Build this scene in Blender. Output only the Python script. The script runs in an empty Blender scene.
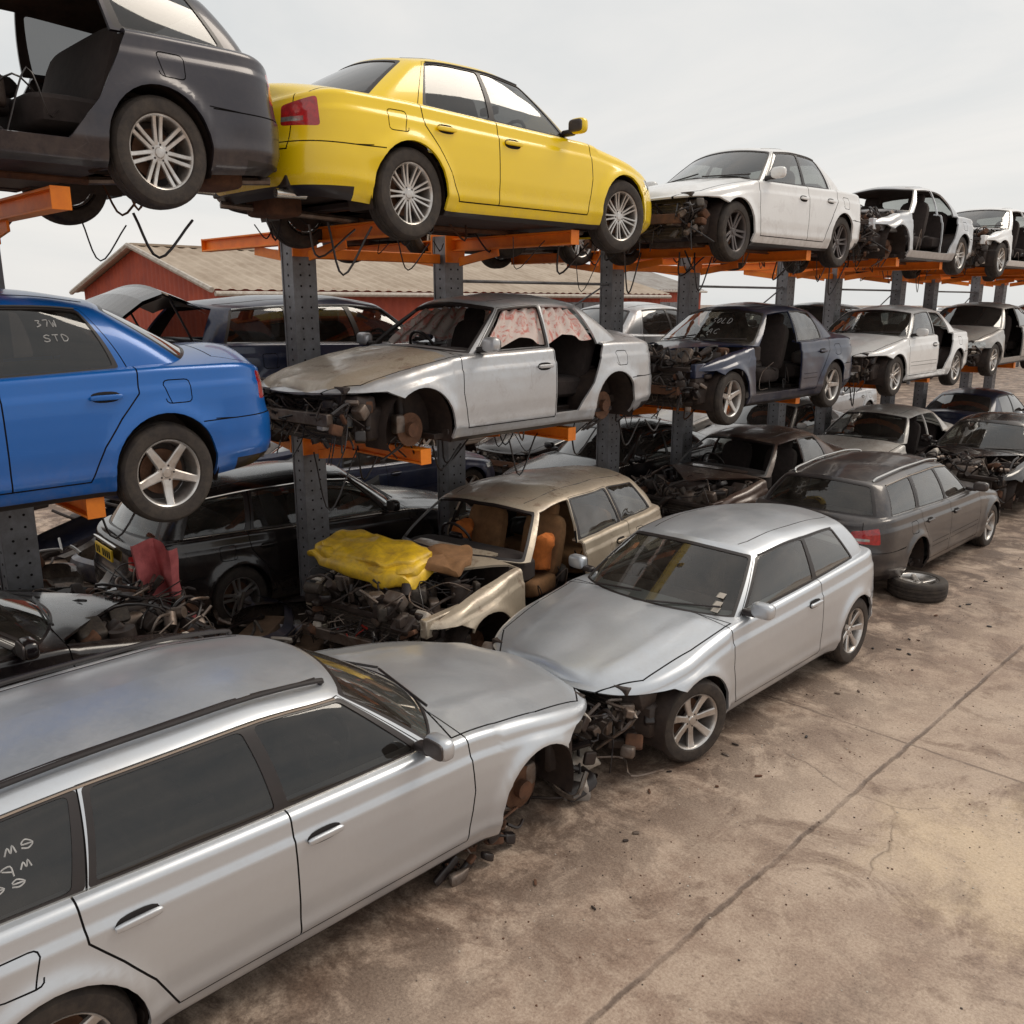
import bpy, math, random
import numpy as np
from mathutils import Vector, Matrix, noise as mnoise
sc = bpy.context.scene
sc.view_settings.view_transform='Standard'; sc.view_settings.look='None'; sc.view_settings.exposure=0
R_=math.radians
# ------------------------------------------------------------------ materials
MATS={}
def nt(name):
    m=bpy.data.materials.new(name); m.use_nodes=True; n=m.node_tree; n.nodes.clear()
    o=n.nodes.new('ShaderNodeOutputMaterial'); MATS[name]=m
    return m,n,o
def nd(n,t,**k):
    x=n.nodes.new(t)
    for a,b in k.items(): setattr(x,a,b)
    return x
def noise_node(n,vec,scale,detail=6,rough=.6,dist=0.0):
    x=nd(n,'ShaderNodeTexNoise'); x.inputs['Scale'].default_value=scale; x.inputs['Detail'].default_value=min(detail,6)
    x.inputs['Roughness'].default_value=rough; x.inputs['Distortion'].default_value=dist
    n.links.new(vec,x.inputs['Vector']); return x.outputs['Fac']
def ramp(n,fac,stops):
    r=nd(n,'ShaderNodeValToRGB'); e=r.color_ramp.elements
    while len(e)<len(stops): e.new(.5)
    for i,(p,c) in enumerate(stops):
        e[i].position=p; e[i].color=(c,c,c,1) if not isinstance(c,tuple) else (*c,1)
    n.links.new(fac,r.inputs['Fac']); return r.outputs['Color']
def mix(n,fac,a,b,mode='MIX'):
    m=nd(n,'ShaderNodeMix',data_type='RGBA',blend_type=mode)
    for s,v in ((m.inputs[0],fac),(m.inputs[6],a),(m.inputs[7],b)):
        if isinstance(v,(int,float)): s.default_value=v
        elif isinstance(v,tuple): s.default_value=(*v,1)
        else: n.links.new(v,s)
    return m.outputs[2]
def math_(n,op,a,b=None,c=None):
    m=nd(n,'ShaderNodeMath',operation=op)
    for i,v in enumerate((a,b,c)):
        if v is None: continue
        if isinstance(v,(int,float)): m.inputs[i].default_value=v
        else: n.links.new(v,m.inputs[i])
    return m.outputs[0]
def nd_clamp(n,v):
    c=nd(n,'ShaderNodeClamp'); n.links.new(v,c.inputs[0]); return c.outputs[0]
def bump(n,h,strength,dist=.01):
    b=nd(n,'ShaderNodeBump'); b.inputs['Strength'].default_value=strength; b.inputs['Distance'].default_value=dist
    n.links.new(h,b.inputs['Height']); return b.outputs['Normal']
def paint(name,col,metal=.0,rough=.3,dirt=.35,rust=0.0,scr=.35,coat=.6,lowd=.5,crough=.06):
    m,n,o=nt(name); g=nd(n,'ShaderNodeNewGeometry'); p=g.outputs['Position']; tc=nd(n,'ShaderNodeTexCoord')
    b=nd(n,'ShaderNodeBsdfPrincipled'); n.links.new(b.outputs[0],o.inputs[0])
    sep=nd(n,'ShaderNodeSeparateXYZ'); n.links.new(g.outputs['Normal'],sep.inputs[0])
    so=nd(n,'ShaderNodeSeparateXYZ'); n.links.new(tc.outputs['Object'],so.inputs[0])
    up=math_(n,'MULTIPLY_ADD',sep.outputs['Z'],.6,.40)
    n1=ramp(n,noise_node(n,p,1.9,10,.75,.5),[(.40,0.),(.66,1.)])
    n2=ramp(n,noise_node(n,p,26,6,.75),[(.48,0.),(.70,1.)])
    f=math_(n,'MULTIPLY',math_(n,'MULTIPLY_ADD',n2,.55,n1),up)
    low=nd_clamp(n,math_(n,'MULTIPLY_ADD',so.outputs['Z'],-2.8,1.40))
    n3=ramp(n,noise_node(n,p,7,8,.75,.3),[(.35,.1),(.65,1.)])
    f=math_(n,'ADD',math_(n,'MULTIPLY',f,dirt),math_(n,'MULTIPLY',math_(n,'MULTIPLY',low,n3),lowd)); f=nd_clamp(n,f)
    c=mix(n,f,col,(.27,.205,.155))
    # scratches
    mp=nd(n,'ShaderNodeMapping'); mp.inputs['Scale'].default_value=(3,.5,3.5); mp.inputs['Rotation'].default_value=(.35,.1,.2); n.links.new(p,mp.inputs[0])
    vo=nd(n,'ShaderNodeTexVoronoi',feature='DISTANCE_TO_EDGE'); vo.inputs['Scale'].default_value=1.6
    n.links.new(mp.outputs[0],vo.inputs['Vector'])
    sc_=math_(n,'MULTIPLY',ramp(n,vo.outputs['Distance'],[(.0,1.),(.005,0.)]),ramp(n,noise_node(n,p,2.7,4),[(.56,0.),(.62,1.)]))
    sccol=tuple(min(.65,x*1.6+.12) for x in col)
    c=mix(n,math_(n,'MULTIPLY',sc_,scr),c,sccol)
    if rust>0:
        rr=ramp(n,noise_node(n,p,3.6,10,.78,.6),[(.56,0.),(.62,1.)])
        c=mix(n,math_(n,'MULTIPLY',rr,rust),c,(.13,.055,.028))
    n.links.new(c,b.inputs['Base Color'])
    n.links.new(math_(n,'MULTIPLY_ADD',f,-metal*.8,metal),b.inputs['Metallic'])
    r=math_(n,'MULTIPLY_ADD',f,.5,rough); n.links.new(r,b.inputs['Roughness'])
    b.inputs['Coat Weight'].default_value=coat; cr=math_(n,'MULTIPLY_ADD',f,.5,crough); n.links.new(cr,b.inputs['Coat Roughness'])
    n.links.new(bump(n,noise_node(n,p,3.2,2,.4),.07,.03),b.inputs['Normal'])
    return m
def simple(name,col,rough=.6,metal=0.,var=.35,scale=9,col2=None,bmp=0.,coat=0.):
    m,n,o=nt(name); g=nd(n,'ShaderNodeNewGeometry'); p=g.outputs['Position']
    b=nd(n,'ShaderNodeBsdfPrincipled'); n.links.new(b.outputs[0],o.inputs[0])
    f=ramp(n,noise_node(n,p,scale,5,.7,.2),[(.35,0.),(.7,1.)])
    c2=col2 or tuple(min(1,x*(1-var)) for x in col)
    n.links.new(mix(n,f,col,c2),b.inputs['Base Color'])
    b.inputs['Roughness'].default_value=rough; b.inputs['Metallic'].default_value=metal
    b.inputs['Coat Weight'].default_value=coat
    if bmp: n.links.new(bump(n,noise_node(n,p,scale*3,5,.7),bmp),b.inputs['Normal'])
    return m
def glass(name,tint,dust=.1,opaque=False):
    m,n,o=nt(name); g=nd(n,'ShaderNodeNewGeometry'); p=g.outputs['Position']
    if opaque: t=nd(n,'ShaderNodeBsdfDiffuse'); t.inputs[0].default_value=(.012,.010,.010,1)
    else: t=nd(n,'ShaderNodeBsdfTransparent'); t.inputs[0].default_value=(*tint,1)
    gl=nd(n,'ShaderNodeBsdfGlossy'); gl.inputs['Roughness'].default_value=.03; gl.inputs[0].default_value=(1,1,1,1)
    lw=nd(n,'ShaderNodeLayerWeight'); lw.inputs[0].default_value=.5
    fr=math_(n,'MULTIPLY_ADD',math_(n,'POWER',lw.outputs['Facing'],3.0),.88,.06)
    n.links.new(bump(n,noise_node(n,p,1.6,2,.4),.12,.03),gl.inputs['Normal'])
    mx=nd(n,'ShaderNodeMixShader'); n.links.new(fr,mx.inputs[0]); n.links.new(t.outputs[0],mx.inputs[1]); n.links.new(gl.outputs[0],mx.inputs[2])
    df=nd(n,'ShaderNodeBsdfDiffuse'); df.inputs[0].default_value=(.34,.28,.23,1)
    m2=nd(n,'ShaderNodeMixShader'); f=math_(n,'MULTIPLY',ramp(n,noise_node(n,p,2.5,9,.78,.8),[(.35,.12),(.72,1.)]),dust)
    n.links.new(f,m2.inputs[0]); n.links.new(mx.outputs[0],m2.inputs[1]); n.links.new(df.outputs[0],m2.inputs[2]); n.links.new(m2.outputs[0],o.inputs[0])
paint('p_silver',(.58,.605,.64),.7,.33,.15,0,.35,.5,.26,.13)
paint('p_silver2',(.53,.54,.56),.6,.32,.42,.15)
paint('p_gold',(.55,.46,.35),.4,.36,.55,.45)
paint('p_greybrown',(.36,.345,.33),.4,.36,.5,.25)
paint('p_yellow',(.93,.64,.0),.0,.25,.05,0,.12,.6,.3)
paint('p_blue',(.001,.105,.40),.15,.28,.04,0,.12,.45,.3)
paint('p_navy',(.010,.018,.052),.2,.3,.2,0,.3,.5)
paint('p_darkgrey',(.024,.020,.028),.3,.3,.10,0,.2,.5,.3)
paint('p_black',(.009,.006,.007),.1,.22,.13,0,.3,.5)
paint('p_white',(.80,.79,.78),.0,.3,.18,.10)
paint('p_whitedirty',(.68,.64,.59),.0,.4,.7,.3)
paint('p_maroon',(.07,.036,.028),.2,.4,.55,.5)
paint('p_graphite',(.034,.030,.033),.3,.3,.22)
simple('gap',(.008,.005,.005),.9)
simple('trim',(.020,.013,.012),.45,coat=.15)
simple('inner',(.06,.042,.036),.8,0,.5,6,(.02,.014,.012))
simple('rubber',(.022,.016,.014),.75,0,.3,12,(.06,.045,.034),.2)
simple('rim',(.66,.64,.62),.34,.8,.2,5,(.36,.31,.27))
simple('rimdark',(.13,.11,.105),.4,.7)
simple('disc',(.16,.08,.045),.6,.5,.5,18,(.09,.04,.022))
simple('steel',(.24,.20,.175),.5,.7,.5,9,(.12,.075,.05))
simple('rusty',(.15,.065,.033),.85,.1,.5,8,(.06,.03,.018),.3)
simple('dark',(.022,.014,.012),.6,0,.5,10,(.05,.032,.024),.2)
simple('rad',(.045,.036,.032),.6,.3,.4,30,(.10,.078,.06),.3)
simple('fabric',(.04,.028,.025),.95,0,.4,14,None,.2)
simple('tanfab',(.28,.14,.06),.9,0,.4,9,None,.2)
simple('orangefab',(.62,.17,.03),.9,0,.4,9)
simple('white_pl',(.55,.50,.44),.5,0,.3,6,(.35,.28,.22))
simple('lampw',(.5,.5,.48),.12,.6,.4,20,(.15,.14,.13),coat=1.)
simple('tail',(.50,.010,.012),.15,0,.4,25,(.22,.004,.006),coat=1.)
simple('plate_y',(.90,.58,.02),.4,0,.15)
simple('chalk',(.5,.49,.48),.9,0,.5,40)
simple('chrome',(.68,.66,.63),.2,.95,.1)
simple('orange',(1.0,.27,.012),.5,.0,.3,4,(.75,.17,.012))
simple('galv',(.25,.25,.265),.5,.4,.4,4,(.13,.12,.12))
simple('yellowpanel',(.88,.55,.02),.45,0,.4,5,(.34,.20,.04),.35)
simple('pink',(.72,.19,.19),.85,0,.4,7,(.46,.10,.10),.3)
simple('redhose',(.42,.03,.02),.5)
simple('timber',(.17,.10,.06),.9,0,.4,6,(.08,.05,.03),.4)
glass('glass',(.50,.52,.50),.13); glass('glassd',(.22,.22,.22),.05); glass('glasso',None,.10,True)
def mk_curtain():
    m,n,o=nt('curtain'); g=nd(n,'ShaderNodeNewGeometry'); b=nd(n,'ShaderNodeBsdfPrincipled'); n.links.new(b.outputs[0],o.inputs[0])
    f=ramp(n,noise_node(n,g.outputs['Position'],5,6,.7,2.5),[(.50,0.),(.60,.8)])
    n.links.new(mix(n,f,(.66,.55,.50),(.55,.13,.10)),b.inputs['Base Color']); b.inputs['Roughness'].default_value=.9
mk_curtain()
# ------------------------------------------------------------------ mesh builder
class MB:
    def __init__(s): s.v=[];s.f=[];s.m=[]
    def add(s,vs,fs,mat,M=None):
        o=len(s.v)
        if M is not None: vs=[M@Vector(v) for v in vs]
        s.v+= [tuple(v) for v in vs]; s.f+=[tuple(i+o for i in f) for f in fs]; s.m+=[mat]*len(fs)
    def box(s,c,sz,mat,rot=None,ch=.12):
        M=Matrix.Translation(c)@(rot.to_4x4() if rot is not None else Matrix())
        h=[d/2 for d in sz]; b=min(sz)*ch
        vs=[];idx={}
        for sx in(-1,1):
            for sy in(-1,1):
                for sz_ in(-1,1):
                    for ax in range(3):
                        p=[sx*h[0],sy*h[1],sz_*h[2]]
                        for k in range(3):
                            if k!=ax: p[k]-=math.copysign(b,p[k])
                        idx[(sx,sy,sz_,ax)]=len(vs); vs.append(p)
        fs=[]
        for ax in range(3):
            u,w=[(1,2),(2,0),(0,1)][ax]
            for sg in(-1,1):
                q=[]
                for a,b2 in((-1,-1),(1,-1),(1,1),(-1,1)):
                    k=[0,0,0];k[ax]=sg;k[u]=a;k[w]=b2; q.append(idx[(k[0],k[1],k[2],ax)])
                fs.append(q if sg>0 else q[::-1])
        for ax in range(3):
            u,w=[(1,2),(2,0),(0,1)][ax]
            for a in(-1,1):
                for b2 in(-1,1):
                    k0=[0,0,0];k0[ax]=-1;k0[u]=a;k0[w]=b2;k1=list(k0);k1[ax]=1
                    q=[idx[(*k0,u)],idx[(*k1,u)],idx[(*k1,w)],idx[(*k0,w)]]
                    fs.append(q if a*b2<0 else q[::-1])
        for sx in(-1,1):
            for sy in(-1,1):
                for sz_ in(-1,1):
                    q=[idx[(sx,sy,sz_,i)] for i in range(3)]
                    fs.append(q if sx*sy*sz_>0 else q[::-1])
        s.add(vs,fs,mat,M)
    def rbox(s,c,sz,mat,rot=None,e=.35,nu=16,nv=9,wob=0,seed=0):
        M=Matrix.Translation(c)@(rot.to_4x4() if rot is not None else Matrix())
        sp=lambda x:math.copysign(abs(x)**e,x); vs=[];fs=[]
        for j in range(nv+1):
            ph=-math.pi/2+math.pi*j/nv
            for i in range(nu):
                th=2*math.pi*i/nu
                p=Vector((sz[0]/2*sp(math.cos(ph))*sp(math.cos(th)),sz[1]/2*sp(math.cos(ph))*sp(math.sin(th)),sz[2]/2*sp(math.sin(ph))))
                if wob: p+=mnoise.noise_vector(p*6+Vector((seed,0,0)))*wob
                vs.append(p)
        for j in range(nv):
            for i in range(nu):
                a=j*nu+i;b=j*nu+(i+1)%nu; fs.append((a,b,b+nu,a+nu))
        s.add(vs,fs,mat,M)
    def cyl(s,p0,p1,r,mat,n=14,r1=None,cap=True):
        p0=Vector(p0);p1=Vector(p1);d=(p1-p0); q=d.to_track_quat('Z','Y').to_matrix()
        r1=r if r1 is None else r1; vs=[];fs=[]
        for i in range(n):
            t=2*math.pi*i/n; vs.append(p0+q@Vector((r*math.cos(t),r*math.sin(t),0)))
        for i in range(n):
            t=2*math.pi*i/n; vs.append(p1+q@Vector((r1*math.cos(t),r1*math.sin(t),0)))
        for i in range(n): j=(i+1)%n; fs.append((i,j,j+n,i+n))
        if cap: fs.append(tuple(range(n))[::-1]); fs.append(tuple(range(n,2*n)))
        s.add(vs,fs,mat)
    def tube(s,pts,r,mat,n=7,sub=5):
        P=[Vector(p) for p in pts]
        if len(P)>2:
            Q=[];PP=[P[0]*2-P[1]]+P+[P[-1]*2-P[-2]]
            for i in range(1,len(PP)-2):
                for k in range(sub):
                    t=k/sub;a,b,c,d=PP[i-1:i+3]
                    Q.append(.5*((2*b)+(c-a)*t+(2*a-5*b+4*c-d)*t*t+(3*b-a-3*c+d)*t**3))
            Q.append(P[-1]);P=Q
        vs=[];fs=[];up=Vector((.13,.21,.97))
        for i,p in enumerate(P):
            t=(P[min(i+1,len(P)-1)]-P[max(i-1,0)]);
            if t.length<1e-6:t=Vector((0,0,1))
            t.normalize(); a=t.cross(up)
            if a.length<.05:a=t.cross(Vector((1,0,0)))
            a.normalize();b=t.cross(a)
            for k in range(n):
                w=2*math.pi*k/n; vs.append(p+(a*math.cos(w)+b*math.sin(w))*r)
        for i in range(len(P)-1):
            for k in range(n):
                j=(k+1)%n; fs.append((i*n+k,(i+1)*n+k,(i+1)*n+j,i*n+j))
        s.add(vs,fs,mat)
    def lathe(s,prof,mat,n=40,M=None):  # prof (r,x) axis X
        vs=[];fs=[];m=len(prof)
        for i in range(n):
            t=2*math.pi*i/n
            for r,x in prof: vs.append((x,r*math.cos(t),r*math.sin(t)))
        for i in range(n):
            j=(i+1)%n
            for k in range(m-1): fs.append((i*m+k,i*m+k+1,j*m+k+1,j*m+k))
        s.add(vs,fs,mat,M)
    def mesh(s,name,smooth=True,ang=38):
        me=bpy.data.meshes.new(name); me.from_pydata(s.v,[],s.f)
        names=[]; 
        for m in s.m:
            if m not in names: names.append(m)
        for m in names: me.materials.append(MATS[m])
        ix={m:i for i,m in enumerate(names)}
        me.polygons.foreach_set('material_index',[ix[m] for m in s.m])
        if smooth:
            me.polygons.foreach_set('use_smooth',[True]*len(s.f)); me.set_sharp_from_angle(angle=R_(ang))
        me.update(); return me
    def obj(s,name,parent=None,**k):
        o=bpy.data.objects.new(name,s.mesh(name,**k)); sc.collection.objects.link(o); o.parent=parent; return o
def empty(name,loc=(0,0,0),rz=0,rx=0,ry=0):
    e=bpy.data.objects.new(name,None); e.empty_display_size=.2; sc.collection.objects.link(e); e.location=loc; e.rotation_euler=(rx,ry,rz); return e
# ------------------------------------------------------------------ wheels
def make_wheel(style):
    b=MB(); T=[(.212,.088),(.225,.100),(.262,.106),(.295,.100),(.311,.086),(.318,.066),(.319,.048),(.314,.047),(.314,.042),(.321,.041),(.322,.012),(.316,.011),(.316,.004),(.322,.003)]
    T=T+[(r,-x) for r,x in T[::-1]]
    b.lathe([(r,x) for r,x in T],'rubber',56)
    rim='rimdark' if style=='dark' else 'rim'
    b.lathe([(.206,-.095),(.19,-.08),(.185,.0),(.196,.06),(.200,.078),(.207,.090),(.214,.094),(.217,.088)],rim,48)
    b.lathe([(.0,-.03),(.145,-.03),(.145,-.045),(.0,-.045)],'disc',32)
    b.lathe([(.0,.0),(.065,.0),(.07,-.03)],'dark',20)
    b.lathe([(.0,-.075),(.187,-.075)],'dark',24)
    def spoke(ang,w0,w1,off0=0,off1=0):
        pr=[(.035,w0*1.2,.052),(.08,w0,.058),(.14,(w0+w1)/2,.066),(.19,w1,.078),(.206,w1*1.25,.084)]
        vs=[];c,s_=math.cos(ang),math.sin(ang)
        for i,(r,w,x) in enumerate(pr):
            off=off0+(off1-off0)*i/4
            for (dy,dx) in((-w/2,-.022),(-w/2,-.004),(-w*.36,.002),(w*.36,.002),(w/2,-.004),(w/2,-.022)):
                y=dy+off; vs.append((x+dx,r*c-y*s_,r*s_+y*c))
        fs=[]
        for i in range(4):
            for k in range(5): fs.append((i*6+k,i*6+k+1,(i+1)*6+k+1,(i+1)*6+k))
        b.add(vs,fs,rim)
    if style=='five':
        for i in range(5): spoke(2*math.pi*i/5+.3,.062,.05)
    elif style=='five2' or style=='dark':
        for i in range(5):
            for q in(-1,1): spoke(2*math.pi*i/5+.3,.03,.028,q*.018,q*.036)
    elif style=='seven':
        for i in range(7):
            for q in(-1,1): spoke(2*math.pi*i/7+.3,.026,.026,q*.014,q*.026)
    elif style=='multi':
        for i in range(9):
            for q in(-1,1): spoke(2*math.pi*i/9,.019,.017,q*.009,q*.024)
    elif style=='six':
        for i in range(7): spoke(2*math.pi*i/7+.1,.045,.06)
    b.lathe([(.0,.064),(.028,.063),(.034,.056),(.06,.054),(.066,.045),(.066,.02)],rim,24)
    for i in range(5):
        t=2*math.pi*(i+.5)/5; b.cyl((.05,.047*math.cos(t),.047*math.sin(t)),(.058,.047*math.cos(t),.047*math.sin(t)),.007,'dark',6)
    return b.mesh('wheel_'+style,ang=30)
WH={k:make_wheel(k) for k in('five','five2','dark','seven','multi','six')}
# ------------------------------------------------------------------ shell tools
def table(pts,sig=.05,n=500):
    xs=np.linspace(pts[0][0],pts[-1][0],n); ys=np.interp(xs,[p[0] for p in pts],[p[1] for p in pts])
    w=max(1,int(sig/(xs[1]-xs[0]))); k=np.exp(-.5*(np.arange(-3*w,3*w+1)/w)**2);k/=k.sum()
    lo=2*ys[0]-ys[1:3*w+1][::-1]; hi=2*ys[-1]-ys[-3*w-1:-1][::-1]
    ys=np.convolve(np.concatenate([lo,ys,hi]),k,'valid'); return lambda x:np.interp(x,xs,ys)
def normals(P):
    du=np.gradient(P,axis=0);dv=np.gradient(P,axis=1);N=np.cross(du,dv);l=np.linalg.norm(N,axis=2)
    N=N/np.maximum(l,1e-9)[...,None]
    for i in (0,-1):
        j=1 if i==0 else -2
        bad=l[i]<1e-7; N[i][bad]=N[j][bad]; N[i][:,0]=0
    l=np.linalg.norm(N,axis=2); N/=np.maximum(l,1e-9)[...,None]
    return N
def faces_of(P,N,U,V,label='paint'):
    nu,nv=P.shape[:2]; A=np.concatenate([P,N,np.broadcast_to(U[:,None,None],(nu,nv,1)),np.broadcast_to(V[None,:,None],(nu,nv,1))],axis=2)
    T=[[tuple(A[i,j].tolist()) for j in range(nv)] for i in range(nu)]
    return [[label,[T[i][j],T[i+1][j],T[i+1][j+1],T[i][j+1]]] for i in range(nu-1) for j in range(nv-1)]
PR={'side':(1,2),'uv':(6,7),'uz':(6,2),'top':(0,1)}
def lerp8(p,q,t): return tuple(a+(b-a)*t for a,b in zip(p,q))
def cutf(face,poly,ia,ib):
    cur=face;outs=[];n=len(poly)
    for k in range(n):
        x0,y0=poly[k];x1,y1=poly[(k+1)%n];ex=x1-x0;ey=y1-y0;L=math.hypot(ex,ey)
        if L<1e-9: continue
        d=[(ex*(p[ib]-y0)-ey*(p[ia]-x0))/L for p in cur]
        if min(d)>=-1e-6: continue
        if max(d)<=1e-6: return None,None
        inn=[];out=[]
        for i in range(len(cur)):
            j=(i+1)%len(cur);a,b=cur[i],cur[j];da,db=d[i],d[j]
            if da>=0: inn.append(a)
            if da<=0: out.append(a)
            if (da>0 and db<0) or (da<0 and db>0):
                c=lerp8(a,b,da/(da-db)); inn.append(c);out.append(c)
        if len(out)>2: outs.append(out)
        cur=inn
        if len(cur)<3: return None,None
    return cur,outs
def region(F,poly,proj,label,cond=None,only=None):
    ia,ib=PR[proj]
    A=sum(poly[i][0]*poly[(i+1)%len(poly)][1]-poly[(i+1)%len(poly)][0]*poly[i][1] for i in range(len(poly)))
    if A<0: poly=poly[::-1]
    bx0=min(p[0] for p in poly);bx1=max(p[0] for p in poly);by0=min(p[1] for p in poly);by1=max(p[1] for p in poly)
    R=[]
    for f in F:
        lab,vs=f
        if (only and lab not in only) or lab=='none': R.append(f);continue
        xs=[p[ia] for p in vs]
        if max(xs)<=bx0 or min(xs)>=bx1: R.append(f);continue
        ys=[p[ib] for p in vs]
        if max(ys)<=by0 or min(ys)>=by1: R.append(f);continue
        if cond and not cond(vs): R.append(f);continue
        inn,outs=cutf(vs,poly,ia,ib)
        if inn is None: R.append(f);continue
        R.append([label,inn]); R+=[[lab,o] for o in outs]
    return R
def rpoly(pts,r=.25,n=3):
    out=[];m=len(pts)
    for i in range(m):
        a=pts[i-1];b=pts[i];c=pts[(i+1)%m]
        p=(b[0]+(a[0]-b[0])*r,b[1]+(a[1]-b[1])*r);q=(b[0]+(c[0]-b[0])*r,b[1]+(c[1]-b[1])*r)
        for k in range(n+1):
            t=k/n; out.append(((1-t)**2*p[0]+2*t*(1-t)*b[0]+t*t*q[0],(1-t)**2*p[1]+2*t*(1-t)*b[1]+t*t*q[1]))
    return out
def line(F,pts,w,proj,label='gap',cond=None,only=('paint',),aspect=1.0):
    for (x0,y0),(x1,y1) in zip(pts[:-1],pts[1:]):
        dx,dy=x1-x0,(y1-y0); L=math.hypot(dx,dy)
        if L<1e-9: continue
        nx,ny=-dy/L*w/2*aspect,dx/L*w/2; ex,ey=dx/L*w*.3*aspect,dy/L*w*.3
        F=region(F,[(x0-ex+nx,y0-ey+ny),(x0-ex-nx,y0-ey-ny),(x1+ex-nx,y1+ey-ny),(x1+ex+nx,y1+ey+ny)],proj,label,cond,only)
    return F
TYPES=dict(
 sedan=dict(L=4.55,W=.885,af=.92,ar=3.57,c0=1.28,sA=.30,xA=.775,t0=2.02,sT=.12,xT=.575,rt=3.40,sTc=.10,r0=4.05,sC=.28,
  roof=[(1.9,1.345),(2.05,1.378),(2.5,1.43),(3.0,1.422),(3.5,1.345)],
  zs=[(0,.665),(.35,.71),(.95,.83),(1.4,.90),(2.5,.925),(3.6,.955),(4.2,.955),(4.55,.91)],
  zc=[(0,.68),(.12,.72),(.35,.79),(.8,.885),(1.3,.965),(2.5,1.0),(4.0,1.05),(4.3,1.06),(4.48,1.035),(4.55,.99)],
  win=[(.04,.455,.03,.42),(.485,.80,.45,.87)],doors=[('f',1.42,2.62,.03,.47,.0,.435),('r',2.62,3.42,.47,.83,.435,.90)]),
 hatch=dict(L=4.22,W=.885,af=.87,ar=3.45,c0=1.20,sA=.30,xA=.775,t0=1.93,sT=.12,xT=.59,rt=3.78,sTc=.12,r0=4.06,sC=.22,
  roof=[(1.8,1.335),(1.95,1.372),(2.5,1.425),(3.2,1.40),(3.85,1.31)],
  zs=[(0,.665),(.35,.72),(.95,.84),(1.35,.91),(2.5,.95),(3.5,.99),(4.0,1.0),(4.22,.95)],
  zc=[(0,.68),(.12,.725),(.35,.80),(.8,.90),(1.25,.965),(2.5,1.0),(3.9,1.04),(4.1,1.02),(4.22,.97)],
  win=[(.04,.515,.03,.44),(.545,.86,.47,.80)],doors=[('f',1.34,2.76,.03,.53,.0,.455)]),
 wagon=dict(L=4.93,W=.92,af=.98,ar=3.82,c0=1.42,sA=.32,xA=.805,t0=2.12,sT=.12,xT=.60,rt=4.45,sTc=.12,r0=4.78,sC=.22,
  roof=[(2.0,1.35),(2.15,1.385),(2.7,1.455),(3.6,1.445),(4.55,1.36)],
  zs=[(0,.665),(.4,.73),(1.0,.85),(1.5,.92),(2.7,.945),(3.8,.975),(4.6,.985),(4.93,.93)],
  zc=[(0,.68),(.12,.725),(.4,.82),(.9,.915),(1.45,.985),(2.7,1.0),(4.6,1.03),(4.8,1.01),(4.93,.95)],
  win=[(.035,.325,.02,.255),(.350,.65,.285,.61),(.685,.93,.65,.925)],doors=[('f',1.55,2.70,.02,.338,.0,.27),('r',2.70,3.66,.338,.668,.27,.63)]))
LET={'S':[[(1,.85),(.6,1),(.1,.8),(.3,.55),(.8,.4),(.9,.15),(.4,0),(0,.15)]],'O':[[(.5,1),(.05,.6),(.2,.1),(.6,0),(.95,.5),(.5,1)]],'L':[[(.1,1),(.1,0),(.9,.02)]],
 'D':[[(.1,0),(.1,1),(.7,.85),(.95,.45),(.6,.05),(.1,0)]],'A':[[(0,0),(.5,1),(1,0)],[(.2,.4),(.8,.4)]],'C':[[(.95,.85),(.5,1),(.05,.5),(.5,0),(.95,.15)]],
 'T':[[(0,1),(1,1)],[(.5,1),(.5,0)]],'7':[[(0,1),(1,1),(.4,0)]],'3':[[(0,.95),(.8,.9),(.4,.55),(.9,.3),(0,0)]],'W':[[(0,1),(.25,0),(.5,.7),(.75,0),(1,1)]],
 'm':[[(0,0),(.1,.8),(.4,.1),(.5,.7),(.9,0)]],'e':[[(0,.4),(.9,.5),(.5,.9),(.05,.4),(.5,0),(1,.2)]],'p':[[(.1,-.4),(.1,.8),(.9,.6),(.1,.1)]],' ':[]}
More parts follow.
